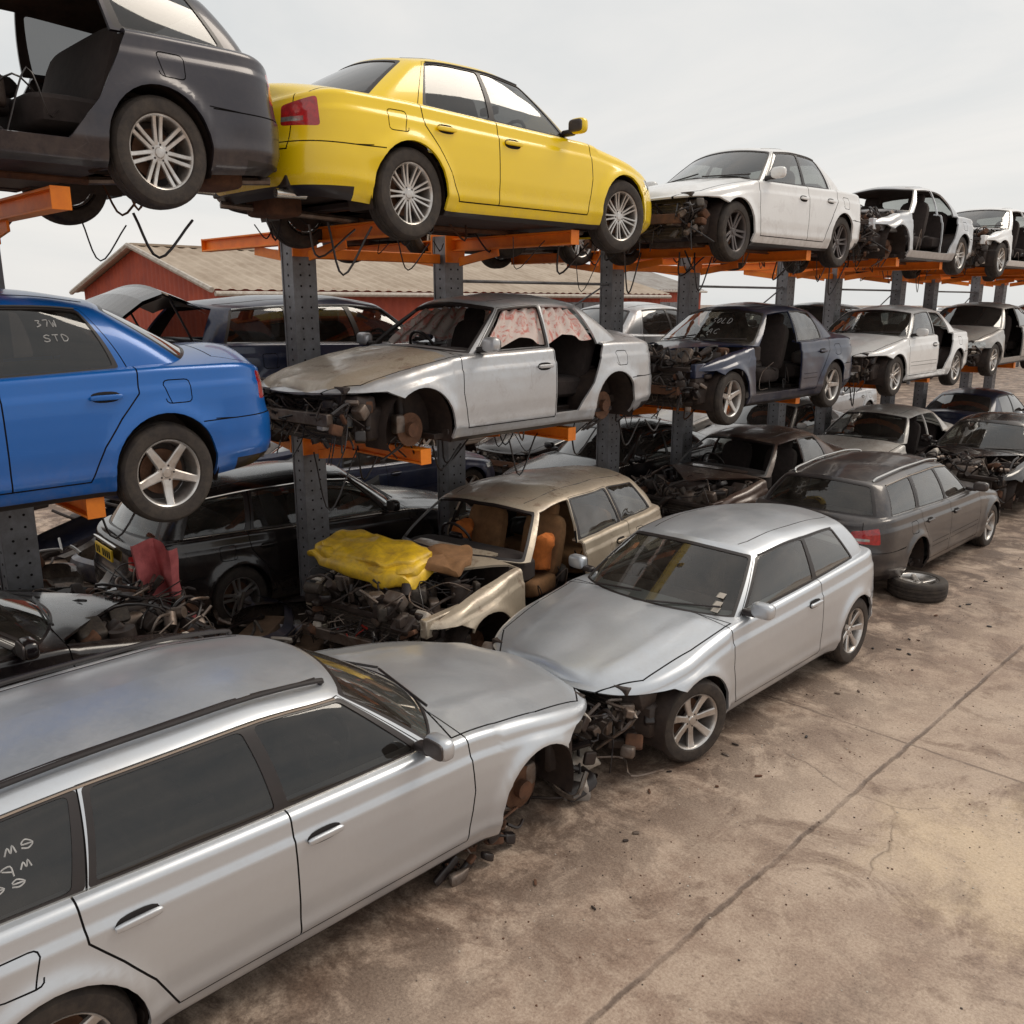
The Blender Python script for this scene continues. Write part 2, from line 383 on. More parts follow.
def build_car(name,typ,col,loc,rz=0,wheels='five',front='full',hood=True,nodoors='',nowin='',ws=True,rg=True,missw=(),seed=1,droop=0.,tilt=(0,0),
              glassm='glass',rails=False,chalk=None,curtain=False,tailopen=False,plate=None,dent=0.,seatm='fabric',ls=1.0,hs=1.0,steer=0,guts=1.0,sidestrip=True,hoodcol=None,far=False):
    rng=random.Random(seed); T=dict(TYPES[typ]); L,W=T['L'],T['W']; af,ar=T['af'],T['ar']
    wsm='glass'
    if far: glassm=wsm='glasso'
    zs=table(T['zs'],.07);zc=table(T['zc'],.05);zr=table(T['roof'],.10)
    RA=.356; ZW=.32
    prof_s=table([(0,.085),(.05,.05),(.12,.028),(.16,.020),(.165,.010),(.2,.006),(.27,.008),(.4,.0),(.55,.0),(.70,.003),(.80,.010),(.825,.011),(.845,.026),(1,.047)],.006)
    prof_f=table([(0,.14),(.12,.03),(.3,.0),(.55,.01),(.62,.03),(.8,.075),(1,.14)],.04)
    prof_r=table([(0,.12),(.08,.03),(.2,.0),(.48,.0),(.52,.02),(.60,.035),(.9,.06),(1,.09)],.02)
    zb=table([(0,.20),(.5,.20),(.9,.185),(L-1,.195),(L-.5,.24),(L,.27)],.1)
    wd=lambda a:W*(1-.04*((a-L*.5)/(L*.5))**2)
    ac,arr,nf_,nr_=.95,.72,3.0,3.6
    st=[]
    NF,NS,NR=(24,62,20) if not far else (16,40,14)
    for i in range(NF):
        th=math.pi/2*i/NF; a=ac*(1-math.cos(th)**(2/nf_)); st.append((i/NF,wd(a)*math.sin(th)**(2/nf_),a))
    for i in range(NS+1):
        a=ac+(L-arr-ac)*i/NS; st.append((1+i/NS,wd(a),a))
    for i in range(1,NR+1):
        th=math.pi/2*(1-i/NR); a=L-arr*(1-max(0,math.cos(th))**(2/nr_)); st.append((2+i/NR,wd(a)*max(0,math.sin(th))**(2/nr_),a))
    O=np.array([(s[1],s[2]) for s in st]); U=np.array([s[0] for s in st])
    tg=np.gradient(O,axis=0); nn=np.stack([tg[:,1],-tg[:,0]],1); nn/=np.linalg.norm(nn,axis=1)[:,None]
    nn[0]=(0,-1);nn[-1]=(0,1)
    n1,n2,n3=(34,6,12) if not far else (18,4,8)
    nv=n1+1+n2+n3; P=np.zeros((len(st),nv,3)); V=np.concatenate([np.linspace(0,.9,n1+1),np.linspace(.9,1,n2+1)[1:],np.linspace(1,2,n3+1)[1:]])
    for i in range(len(st)):
        x,a=O[i];n=nn[i]; wf=max(0,-n[1])**1.5; wr=max(0,n[1])**1.5; w_s=1-wf-wr
        z0,z1=float(zb(a)),float(zs(a)); r=.05+.03*(a<1.3)+(.02 if wf>.5 else 0)
        ts=np.linspace(0,1,n1+1); z=z0+(z1-r-z0)*ts; t=(z-z0)/(z1-z0)
        d=w_s*prof_s(t)+wf*prof_f(t)+wr*prof_r(t)
        fl=np.zeros_like(z)
        for aw in(af,ar):
            rr=np.hypot(a-aw,z-ZW); fl+=.030*np.exp(-((rr-RA)/.06)**2)*(z<z1-.05)*w_s
            fl+=.012*np.exp(-((rr-.25)/.3)**2)*w_s
        d=d-fl
        P[i,:n1+1,0]=x-n[0]*d;P[i,:n1+1,1]=a-n[1]*d;P[i,:n1+1,2]=z
        d1=d[-1]
        for k in range(1,n2+1):
            ph=R_(76)*k/n2; dd=d1+r*(1-math.cos(ph)); P[i,n1+k]=(x-n[0]*dd,a-n[1]*dd,z1-r+r*math.sin(ph))
        xe,ae,ze=P[i,n1+n2]; xe=max(0,xe)
        zcc=float(zc(ae)); kf=min(1,xe/.45)
        for k in range(1,n3+1):
            q=k/n3; P[i,n1+n2+k]=(xe*(1-q),ae,ze+(max(zcc,ze)-ze)*(1-(1-q)**2)*kf)
    P[:,:,0]=np.maximum(P[:,:,0],0)
    for i in range(len(st)):
        a=O[i][1]
        if a<T['c0']+.1 and hood:
            for k in range(n1+n2,nv):
                x=P[i,k,0]; P[i,k,2]+=.012*math.exp(-((x-(.42+.12*a))/.045)**2)*min(1,a/.3)
    def dentf(Q):
        if dent<=0: return
        for i in range(Q.shape[0]):
            for j in range(Q.shape[1]):
                p=Vector(Q[i,j]); w=dent*(.25+1.3*max(0,1-p.y/1.2))
                dv=mnoise.noise_vector(p*2.6+Vector((seed*3.1,0,0)))*w*.045+mnoise.noise_vector(p*8+Vector((seed,5,0)))*w*.012
                if Q[i,j,0]<1e-6: dv.x=0
                Q[i,j]+=np.array(dv)
    dentf(P)
    N=normals(P); F=faces_of(P,N,U,V)
    side=lambda vs:vs[0][0]>.55*W
    c0,sA,xA=T['c0'],T['sA'],T['xA']
    F=region(F,[(-.1,c0+.24),(xA-.22,c0+.30),(xA-.07,c0+sA+.14),(xA-.05,T['r0']-.55),(xA-.16,T['r0']-.3),(-.1,T['r0']-.22)],'top','none',lambda vs:vs[0][7]>=.99)
    for d in T['doors']:
        k,a0,a1=d[0],d[1],d[2]; zt=float(zs(a1))+.03
        if k=='f': poly=[(a0+.04,.30),(a1,.30),(a1,zt),(a0,zt),(a0-.02,.60)]
        else: poly=[(a0,.30),(ar-.50,.30),(ar-.40,.50),(ar-.28,.66),(a1,.80),(a1+.02,zt),(a0,zt)]
        ln=poly+[poly[0]]
        if k in nodoors: F=region(F,[(p[0]+(.012 if p[0]<(a0+a1)/2 else -.012),p[1]+(.025 if p[1]<.5 else 0)) for p in poly],'side','none',side)
        else: F=line(F,ln,.0095,'side','gap',side)
    if sidestrip:
        for d in T['doors']:
            if d[0] in nodoors: continue
            a1=d[2] if d[0]=='f' else ar-.46
            F=line(F,[(d[1]+.06,.515),(a1-.04,.515)],.006,'side','gap',side); F=line(F,[(d[1]+.06,.455),(a1-.04,.455)],.006,'side','gap',side)
    F=region(F,[(af+.30,.0),(ar-.30,.0),(ar-.30,.225),(af+.30,.225)],'side','trim',side,('paint',))
    F=line(F,rpoly([(ar+.02,.73),(ar+.20,.73),(ar+.20,.87),(ar+.02,.87)],.2)+[(ar+.056,.73)],.007,'side','gap',side) if typ!='hatch' else F
    for aw in(af,ar):
        F=region(F,[(aw+RA*math.cos(2*math.pi*k/36),ZW+RA*math.sin(2*math.pi*k/36)) for k in range(36)],'side','none',side)
        F=region(F,[(aw-RA*.985,-.1),(aw+RA*.985,-.1),(aw+RA*.985,ZW),(aw-RA*.985,ZW)],'side','none',side)
    if not hood:
        F=region(F,[(-.1,-.1),(.5,-.1),(W-.16,.45),(W-.11,c0+sA*.7),(W-.2,c0+.12),(-.1,c0-.02)],'top','none',lambda vs:vs[0][7]>.93)
    else:
        hl=[(.0,c0+.02),(W-.28,c0+.16),(W-.105,c0+.20),(W-.125,.9),(W-.19,.42),(.46,.14)]
        F=line(F,hl,.012,'top','gap',lambda vs:vs[0][7]>.93)
        F=line(F,[(.46,.14),(-.1,.10)],.01,'top','gap',lambda vs:vs[0][7]>.93) if front=='full' else F
    if typ=='sedan':
        F=line(F,[(-.1,T['r0']+.04),(.62,T['r0']+.0),(.70,T['r0']+.12),(.68,L-.13)],.01,'top','gap',lambda vs:vs[0][7]>.95)
        F=line(F,[(2.60,.985),(2.63,.72),(2.66,.56),(3.0,.56)],.009,'uz','gap',lambda vs:vs[0][7]<1.0,('paint',),1.2)
    else:
        F=line(F,[(2.60,.99),(2.62,.72),(2.66,.50),(3.0,.50)],.009,'uz','gap',lambda vs:vs[0][7]<1.0,('paint',),1.2)
    nc=lambda vs:vs[0][7]<1.0
    if tailopen: F=region(F,[(2.62,.50),(3.1,.50),(3.1,1.3),(2.62,1.3)],'uz','none')
    F=region(F,rpoly([(2.34,.70),(2.74,.71),(2.74,.84),(2.36,.895)],.12),'uz','tail',nc,('paint','gap'))
    F=region(F,[(2.50,.735),(2.74,.735),(2.74,.765),(2.50,.765)],'uz','lampw',nc,('tail',))
    F=line(F,[(2.0,.60),(2.4,.605),(3.0,.605)],.008,'uz','gap',nc,('paint',),1.)
    F=region(F,[(2.1,.2),(3.1,.2),(3.1,.33),(2.1,.33)],'uz','trim',nc,('paint',))
    F=line(F,[(ar+RA+.0,.61),(L-.45,.60)],.007,'side','gap',side)
    F=line(F,[(af-RA,.53),(af-RA-.14,.60)],.008,'side','gap',side)
    if front=='full':
        F=region(F,rpoly([(.27,.555),(.80,.60),(.80,.675),(.30,.665)],.15),'uz','lampw',nc,('paint','gap'))
        F=region(F,rpoly([(-.1,.36),(.10,.36),(.155,.63),(-.1,.63)],.05),'uz','trim',nc)
        F=region(F,rpoly([(.2,.25),(.55,.26),(.55,.36),(.22,.36)],.2),'uz','gap',nc)
    elif front=='nobumper':
        F=region(F,[(-.1,0),(.93,0),(.93,.56),(-.1,.56)],'uz','none',nc)
        F=region(F,[(-.1,.55),(.14,.55),(.14,.645),(-.1,.645)],'uz','trim',nc)
        F=region(F,rpoly([(.24,.555),(.80,.59),(.80,.675),(.28,.665)],.1),'uz','lampw',nc)
    else:
        F=region(F,[(-.1,0),(.93,0),(.93,.60),(.84,.67),(.3,.652),(-.1,.645)],'uz','none',lambda vs:vs[0][7]<=1.0)
    nw,ns,nr=(16,44,14) if not far else (10,28,10)
    t0,sT,xT,rt,sTc,r0,sC=[T[k] for k in('t0','sT','xT','rt','sTc','r0','sC')]
    B=[];TT=[];GU=[]
    for i in range(nw):
        q=i/nw;B.append((xA*q,c0+sA*q**2.2));TT.append((xT*q,t0+sT*q**2.2));GU.append(q)
    aA,aC=c0+sA,r0-sC;tA,tC=t0+sT,rt-sTc; xC=xA-.035; xTC=xT-.02
    for i in range(ns+1):
        q=i/ns;B.append((xA+(xC-xA)*q+.03*4*q*(1-q),aA+(aC-aA)*q));TT.append((xT+(xTC-xT)*q+.03*4*q*(1-q),tA+(tC-tA)*q));GU.append(1+q)
    for i in range(1,nr+1):
        q=1-i/nr;B.append((xC*q,r0-sC*q**2.2));TT.append((xTC*q,rt-sTc*q**2.2));GU.append(2+i/nr)
    B=np.array(B);TT=np.array(TT);GU=np.array(GU)
    for _ in range(3 if not far else 1):
        for Q in(B,TT): Q[1:-1]=.5*Q[1:-1]+.25*(Q[:-2]+Q[2:])
    tgb=np.gradient(B,axis=0);nb=np.stack([tgb[:,1],-tgb[:,0]],1);nb/=np.linalg.norm(nb,axis=1)[:,None];nb[0]=(0,-1);nb[-1]=(0,1)
    m1,m2=(16,12) if not far else (10,8); G=np.zeros((len(GU),m1+m2+1,3)); GV=np.concatenate([np.linspace(0,1,m1+1),np.linspace(1,2,m2+1)[1:]])
    for i in range(len(GU)):
        bx,ba=B[i];tx,ta=TT[i]
        xe=W-.1; zbase=float(zs(ba))+(float(zc(ba))-float(zs(ba)))*(1-min(1,bx/xe)**2)-.012
        zt=float(zr(ta))-.075*(tx/xT)**2
        for k in range(m1+1):
            v=k/m1;bl=.022*4*v*(1-v); G[i,k]=(bx+(tx-bx)*v+nb[i][0]*bl,ba+(ta-ba)*v+nb[i][1]*bl,zbase+(zt-zbase)*v)
        for k in range(1,m2+1):
            x=tx*(1-k/m2);G[i,m1+k]=(x,ta,float(zr(ta))-.075*(x/xT)**2)
    for _ in range(3 if not far else 1): G[:,1:-1]=.5*G[:,1:-1]+.25*(G[:,:-2]+G[:,2:])
    G[:,:,0]=np.maximum(G[:,:,0],0); G[0,:,0]=0;G[-1,:,0]=0; G[:,-1,0]=0
    dentf(G)
    GN=normals(G);H=faces_of(G,GN,GU,GV)
    def gp(u,v,off=0):
        iu=np.interp(u,GU,np.arange(len(GU)));iv=np.interp(v,GV,np.arange(len(GV)));i,j=min(int(iu),len(GU)-2),min(int(iv),len(GV)-2);fu,fv=iu-i,iv-j
        f=lambda Q:(Q[i,j]*(1-fu)*(1-fv)+Q[i+1,j]*fu*(1-fv)+Q[i,j+1]*(1-fu)*fv+Q[i+1,j+1]*fu*fv)
        return Vector(f(G))+Vector(f(GN))*off
    for d in T['doors']:
        k,_,_,s0,s1,q0,q1=d
        poly=[(1+s0-.01,-.05),(1+s1,-.05),(1+q1,.95),(1+q0,.95)]
        if k in nodoors: H=region(H,[(1+s0+.005,-.05),(1+s1-.008,-.05),(1+q1-.008,.92),(1+q0+.02,.92)],'uv','none')
        else: H=line(H,[poly[1],poly[2],poly[3],poly[0]],.010,'uv','gap',None,('paint',),.35)
    for i,(b0,b1,q0,q1) in enumerate(T['win']):
        kd='fr'[i] if i<len(T['doors']) else 'q'
        if kd in nodoors: continue
        v0,v1=.06,.90
        ex=.018
        H=region(H,rpoly([(1+b0-ex,v0-.035),(1+b1+ex*.7,v0-.035),(1+q1+ex*.7,v1+.03),(1+q0-ex,v1+.03)],.05),'uv','trim',None,('paint','gap'))
        lab='none' if kd in nowin else glassm
        H=region(H,rpoly([(1+b0,v0),(1+b1,v0),(1+q1,v1),(1+q0,v1)],.06),'uv',lab,None,('trim','paint','gap'))
    if len(T['win'])>1:
        b1,q1=T['win'][0][1],T['win'][0][3];b2,q2=T['win'][1][0],T['win'][1][2]
        if 'f' not in nodoors and 'r' not in nodoors: H=region(H,[(1+b1,.04),(1+b2,.04),(1+q2,.92),(1+q1,.92)],'uv','trim',None,('paint',))
    H=region(H,rpoly([(-.3,.01),(.985,.01),(.975,.955),(-.3,.955)],.04),'uv','trim',None,('paint',))
    H=region(H,rpoly([(-.3,.06),(.95,.06),(.94,.91),(-.3,.91)],.05),'uv',wsm if ws else 'none',None,('trim',))
    H=region(H,rpoly([(2.09,.02),(3.3,.02),(3.3,.95),(2.10,.95)],.05),'uv','trim',None,('paint',))
    H=region(H,rpoly([(2.14,.07),(3.3,.07),(3.3,.90),(2.15,.90)],.05),'uv',('none' if (not rg or tailopen) else glassm),None,('trim',))
    if tailopen: H=region(H,[(2.08,-.1),(3.1,-.1),(3.1,.97),(2.10,.97)],'uv','none')
    faces=[f for f in F+H if f[0]!='none' and len(f[1])>2]
    SOL={'paint','trim','gap'}; vv=[];ff=[];mm=[];nl=[]
    matn={'paint':col,'trim':'trim','gap':'gap','glass':'glass','glassd':'glassd','glasso':'glasso','lampw':'lampw','tail':'tail'}
    def emit(ps,ns,mat):
        for s_ in(1,-1):
            q=[(s_*p[0],p[1]-L/2,p[2]) for p in ps];nq=[(s_*n[0],n[1],n[2]) for n in ns]
            if s_<0:q=q[::-1];nq=nq[::-1]
            o=len(vv);vv.extend(q);ff.append(tuple(range(o,o+len(q))));mm.append(mat);nl.extend(nq)
    cnt={};key=lambda p:(round(p[0],4),round(p[1],4),round(p[2],4))
    TH=.022
    def nrm(v):
        l=math.sqrt(v[3]**2+v[4]**2+v[5]**2) or 1;return (v[3]/l,v[4]/l,v[5]/l)
    for lab,vs in faces:
        us=[vs[0]]
        for v in vs[1:]:
            if abs(v[0]-us[-1][0])+abs(v[1]-us[-1][1])+abs(v[2]-us[-1][2])>2e-5: us.append(v)
        if len(us)>2 and abs(us[0][0]-us[-1][0])+abs(us[0][1]-us[-1][1])+abs(us[0][2]-us[-1][2])<2e-5: us.pop()
        if len(us)<3: continue
        ns_=[nrm(v) for v in us]; off=-.007 if lab in('gap',) else(-.006 if lab.startswith('glass') else 0)
        emit([(v[0]+n[0]*off,v[1]+n[1]*off,v[2]+n[2]*off) for v,n in zip(us,ns_)],ns_,matn[lab] if not(hoodcol and lab=='paint' and us[0][7]>.99 and us[0][1]<c0 and us[0][2]<1.0 and us[0][0]<W-.12) else hoodcol)
        if lab in SOL:
            inn=[(max(0,v[0]-n[0]*TH),v[1]-n[1]*TH,v[2]-n[2]*TH) for v,n in zip(us,ns_)]
            emit(inn[::-1],[(-n[0],-n[1],-n[2]) for n in ns_][::-1],'inner')
            for i in range(len(us)):
                a,b=us[i],us[(i+1)%len(us)];ka,kb=key(a),key(b)
                if ka==kb: continue
                kk=(ka,kb) if ka<kb else(kb,ka)
                if kk in cnt: cnt[kk]=None
                else: cnt[kk]=(a,b,inn[i],inn[(i+1)%len(us)],lab)
    for k,v in cnt.items():
        if v is None: continue
        a,b,ia_,ib_,lab=v
        if a[0]<1e-4 and b[0]<1e-4: continue
        e=Vector(b[:3])-Vector(a[:3]);w=Vector(ia_)-Vector(a[:3]);n=w.cross(e)
        if n.length<1e-9: continue
        n.normalize();n=tuple(n); emit([b[:3],a[:3],ia_,ib_],[n]*4,matn[lab])
    me=bpy.data.meshes.new('body');me.from_pydata(vv,[],ff)
    names=sorted(set(mm));[me.materials.append(MATS[m]) for m in names];ix={m:i for i,m in enumerate(names)}
    me.polygons.foreach_set('material_index',[ix[m] for m in mm]);me.polygons.foreach_set('use_smooth',[True]*len(ff))
    me.normals_split_custom_set(nl);me.update()
    root=empty(name,loc,rz,tilt[0],tilt[1]); root.scale=(1,ls,hs)
    bo=bpy.data.objects.new('body',me);sc.collection.objects.link(bo);bo.parent=root
    b=MB(); sh=lambda x,a,z:(x,a-L/2,z)
    def sx(a,z):
        t=(z-float(zb(a)))/(float(zs(a))-float(zb(a))); return wd(a)-float(prof_s(t))
    b.box(sh(0,(af+ar)/2,.235),(2*W-.30,ar-af-.5,.05),'dark'); b.box(sh(0,af,.30),(.9,.8,.12),'dark'); b.box(sh(0,(ar+L)/2-.1,.36),(1.15,L-ar+.1,.08),'dark')
    b.box(sh(0,ar-.3,.30),(1.1,.6,.08),'dark')
    b.cyl(sh(.15,af+.3,.2),sh(.15,ar-.2,.2),.03,'rusty',8); b.rbox(sh(.3,L-.45,.27),(.45,.32,.16),'rusty'); b.cyl(sh(.15,ar-.2,.2),sh(.45,L-.05,.27),.028,'steel',8)
    b.cyl(sh(-.5,L-.25,.285),sh(-.5,L+.0,.28),.032,'chrome',12)
    b.cyl(sh(-W+.2,ar,.30),sh(W-.2,ar,.30),.045,'rusty',8); b.cyl(sh(-W+.2,af,.28),sh(W-.2,af,.28),.03,'rusty',8)
    b.box(sh(0,af+.1,.22),(.7,.25,.08),'steel')
    for _ in range(6 if not far else 0):
        x=rng.uniform(-.5,.5);a=rng.uniform(.4,L-.4); b.tube([sh(x,a,.26),sh(x+rng.uniform(-.1,.1),a+.1,rng.uniform(.02,.15)),sh(x,a+rng.uniform(.15,.4),.25)],.009,rng.choice(['trim','steel','rusty']),5,4)
    for s_ in(1,-1):
        b.box(sh(s_*(W-.13),(af+ar)/2,.25),(.1,ar-af-2*RA,.10),'dark')
        for aw in(af,ar):
            vs=[];fs=[];n=18
            for k in range(n+1):
                t=-.35+(math.pi+.7)*k/n
                for x in(W-.045,W-.36): vs.append(sh(s_*x,aw+(RA+.012)*math.cos(t),ZW+(RA+.012)*math.sin(t)))
            for k in range(n): fs.append((2*k,2*k+1,2*k+3,2*k+2))
            fs.append(tuple(2*k+1 for k in range(n+1)))
            b.add(vs,fs,'dark')
    by=T['doors'][0][2]; zf=.30
    if not far or nodoors or not ws:
        b.box(sh(0,(c0+ar)/2+.1,zf-.02),(2*W-.34,ar-c0+.1,.04),'fabric')
        b.rbox(sh(0,c0+sA+.12,.80),(2*W-.34,.42,.30),'fabric',e=.4)
        b.box(sh(0,c0+.16,.62),(2*W-.4,.04,.6),'dark')
        b.rbox(sh(0,(c0+by)/2+.45,.46),(.22,.9,.28),'fabric',e=.35)
        for s_ in(1,-1):
            cx=s_*.37; cy=by-.30
            b.rbox(sh(cx,cy,.50),(.50,.54,.20),seatm,e=.45); q=Matrix.Rotation(R_(-16),3,'X')
            b.rbox(sh(cx,cy+.30,.84),(.48,.17,.66),seatm,q,e=.45); b.rbox(sh(cx,cy+.40,1.20),(.26,.11,.17),seatm,q,e=.5)
            b.cyl(sh(cx,cy+.36,1.05),sh(cx,cy+.40,1.2),.02,'steel',6)
        b.rbox(sh(0,ar-.42,.52),(1.25,.52,.22),seatm,e=.35); b.rbox(sh(0,ar-.12,.80),(1.25,.16,.55),seatm,Matrix.Rotation(R_(-20),3,'X'),e=.35)
        if typ=='sedan': b.box(sh(0,ar+.28,.97),(1.25,.5,.03),'fabric')
        Mx=Matrix.Translation(sh(-.37,c0+sA+.42,.90))@Matrix.Rotation(R_(-65),4,'X')
        ring=[Mx@Vector((.185*math.cos(t),.185*math.sin(t),0)) for t in[2*math.pi*k/18 for k in range(19)]]
        b.tube(ring,.016,'trim',6,1); b.rbox(Mx@Vector((0,0,0)),(.16,.12,.06),'trim',Mx.to_3x3()); b.cyl(Mx@Vector((-.18,0,0)),Mx@Vector((.18,0,0)),.014,'trim',6)
        if ws: b.rbox(gp(.0,.80,-.10)+Vector((0,-L/2+.0,0)),(.24,.04,.07),'trim')
    for s_ in(1,-1):
        for d in T['doors']:
            if d[0] in nodoors: continue
            a=d[2]-.16 if d[0]=='f' else min(d[2]-.20,ar-.36); z=float(zs(a))-.155
            x=sx(a,z)
            b.rbox(sh(s_*(x-.002),a,z),(.022,.20,.075),'gap',e=.8); b.rbox(sh(s_*(x+.020),a,z+.004),(.026,.205,.032),col,e=.45)
        if 'f' not in nodoors:
            a=c0+sA+.10; z=float(zs(a))+.085
            b.rbox(sh(s_*(W+.05),a,z),(.185,.10,.125),col,e=.6,nu=20,nv=12); b.rbox(sh(s_*(W-.06),a+.01,z-.045),(.14,.08,.05),'trim',e=.5)
            b.rbox(sh(s_*(W+.05),a+.045,z),(.16,.02,.10),'rimdark',e=.5)
        if rails:
            pts=[gp(1+u,1.16,.03) for u in(.02,.2,.4,.6,.8,.94)]; e0=gp(1.0,1.16,0);e1=gp(1.97,1.16,0)
            pp=[Vector((s_*p.x,p.y-L/2,p.z)) for p in[e0]+pts+[e1]]
            b.tube(pp,.014,'chrome' if rails==1 else 'trim',8,4)
        pp=[gp(1+u,1.26,.0015) for u in np.linspace(-.02,.99,12)]
        b.tube([Vector((s_*p.x,p.y-L/2,p.z-.006)) for p in pp],.008,'trim',5,1)
        if not nodoors:
            pp=[gp(1+u,.018,.002) for u in np.linspace(T['win'][0][0],T['win'][-1][1],14)]
            b.tube([Vector((s_*p.x,p.y-L/2,p.z)) for p in pp],.009,'chrome' if typ=='wagon' else 'trim',5,1)
            pp=[gp(1+u,.935,.002) for u in np.linspace(T['win'][0][2],T['win'][-1][3],14)]
            b.tube([Vector((s_*p.x,p.y-L/2,p.z)) for p in pp],.008,'chrome' if typ=='wagon' else 'trim',5,1)
    if ws and not far:
        for x0 in(-.5,.12):
            p0=gp(abs(x0)/xA,.03,.03);p1=gp(min(.9,abs(x0+.52)/xA),.14,.025)
            b.cyl((x0,p0.y-L/2,p0.z),((x0+.52),p1.y-L/2,p1.z),.009,'trim',5)
        if seed==5:
            for (u,v) in((.80,.20),(.80,.32),(.80,.12)):
                p=gp(u,v,.001);b.box((p.x,p.y-L/2,p.z),(.07,.055,.004),'white_pl',Matrix.Rotation(R_(29),3,'X'))
    if plate: 
        b.box(sh(0,L-.005,.80),(.52,.02,.115),plate)
        for k in range(7):
            if k!=4: b.box(sh(-.2+.066*k,L+.007,.80),(.038,.004,.07),'gap')
        b.rbox(sh(0,L-.02,.90),(.7,.03,.03),'chrome')
    def guts_front():
        b.box(sh(0,.34,.45),(1.08,.05,.44),'rad'); 
        for k in range(12): b.box(sh(0,.312,.27+.034*k),(1.02,.008,.006),'steel')
        b.box(sh(0,.30,.675),(1.35,.07,.05),'dark'); b.box(sh(0,.16,.44),(1.24,.06,.10),'steel' if rng.random()<.6 else 'rusty',Matrix.Rotation(rng.uniform(-.04,.04),3,'Y'))
        for s_ in(1,-1):
            b.box(sh(s_*.48,.42,.42),(.09,.55,.12),col if rng.random()<.6 else 'steel'); b.box(sh(s_*.56,.33,.52),(.05,.05,.34),'dark')
            b.rbox(sh(s_*.64,.44,.58),(.20,.20,.13),'dark',e=.5,wob=.06,seed=seed+s_)
            b.box(sh(s_*.62,.55,.40),(.22,.22,.26),'dark',Matrix.Rotation(rng.uniform(-.3,.3),3,'Z')); b.cyl(sh(s_*.35,.29,.45),sh(s_*.35,.275,.45),.04,'gap',10)
            for _ in range(int(13*guts)):
                x,a,z=s_*rng.uniform(.40,.76),rng.uniform(.16,.5),rng.uniform(.22,.62)
                b.rbox(sh(x,a,z),(rng.uniform(.03,.13),rng.uniform(.03,.12),rng.uniform(.03,.11)),rng.choice(['dark','steel','rad','trim','rusty','white_pl'] if rng.random()<.5 else ['dark','trim','steel']),Matrix.Rotation(rng.uniform(-1,1),3,'Z')@Matrix.Rotation(rng.uniform(-1,1),3,'X'),e=.3)
        for _ in range(int(18*guts)):
            x=rng.uniform(-.75,.75);p=[sh(x+rng.uniform(-.1,.1)*k,rng.uniform(.08,.36),rng.uniform(.5,.62)-.12*k*rng.random()) for k in range(4)]
            b.tube(p,rng.uniform(.004,.014),rng.choice(['trim','dark','trim','steel','dark','redhose' if rng.random()<.3 else 'trim']),6,4)
        for _ in range(6):
            x=rng.uniform(-.7,.75); b.tube([sh(x,.25,.4),sh(x+.05,.18,.25),sh(x+rng.uniform(-.1,.1),.15,.10)],.006,'trim',5,4)
    def guts_engine():
        b.box(sh(0,.85,.45),(2*W-.5,1.0,.06),'dark')
        b.rbox(sh(.05,.75,.64),(.52,.62,.34),'steel',e=.35); b.rbox(sh(.05,.75,.80),(.40,.5,.12),'dark',e=.4)
        for s_ in(1,-1): b.cyl(sh(s_*.58,af,.55),sh(s_*.56,af+.03,.84),.09,'dark',14); b.box(sh(s_*.70,.75,.66),(.08,.9,.16),col)
        for _ in range(int(50*guts)):
            x,a,z=rng.uniform(-.68,.68),rng.uniform(.2,c0),rng.uniform(.55,.84)
            m=rng.choice(['dark','steel','trim','rusty','dark','rad','white_pl' if rng.random()<.3 else 'dark'])
            if rng.random()<.55: b.rbox(sh(x,a,z),(rng.uniform(.05,.22),rng.uniform(.05,.2),rng.uniform(.04,.15)),m,Matrix.Rotation(rng.uniform(-1,1),3,rng.choice('XYZ')),e=.3)
            else: b.cyl(sh(x,a,z),sh(x+rng.uniform(-.15,.15),a+rng.uniform(-.15,.15),z+rng.uniform(-.02,.1)),rng.uniform(.015,.05),m,10)
        for _ in range(int(34*guts)):
            x,a=rng.uniform(-.6,.6),rng.uniform(.25,c0-.1); p=[sh(x,a,.7)]
            for k in range(3): x+=rng.uniform(-.25,.25);a+=rng.uniform(-.25,.25);p.append(sh(max(-.72,min(.72,x)),max(.2,min(c0,a)),rng.uniform(.7,.93)))
            b.tube(p,rng.uniform(.004,.016),rng.choice(['trim','dark','trim','steel']),6,4)
    if front!='full': guts_front()
    if not hood: guts_engine()
    if 'f' in nodoors or 'r' in nodoors:
        for _ in range(10):
            x=rng.choice((1,-1))*rng.uniform(.55,.78);a=rng.uniform(c0+sA,ar-.3);p=[sh(x,a,.35)]
            for k in range(3): a+=rng.uniform(-.15,.2);p.append(sh(x+rng.uniform(-.1,.03),a,rng.uniform(.3,.7)))
            b.tube(p,.006,rng.choice(['trim','steel','trim','dark']),5,4)
        for _ in range(7): b.rbox(sh(rng.uniform(-.6,.6),rng.uniform(by-.6,ar-.3),rng.uniform(.35,.8)),(rng.uniform(.1,.3),rng.uniform(.1,.35),rng.uniform(.06,.2)),rng.choice(['dark','fabric','trim','orangefab' if seatm=='tanfab' else 'dark']),Matrix.Rotation(rng.uniform(-1,1),3,'Z'),e=.5,wob=.04)
        if seatm=='tanfab':
            for s_ in(1,-1): b.rbox(sh(s_*.52,by-.25,.82),(.20,.28,.34),'orangefab',Matrix.Rotation(.3,3,'Y'),e=.5,wob=.08)
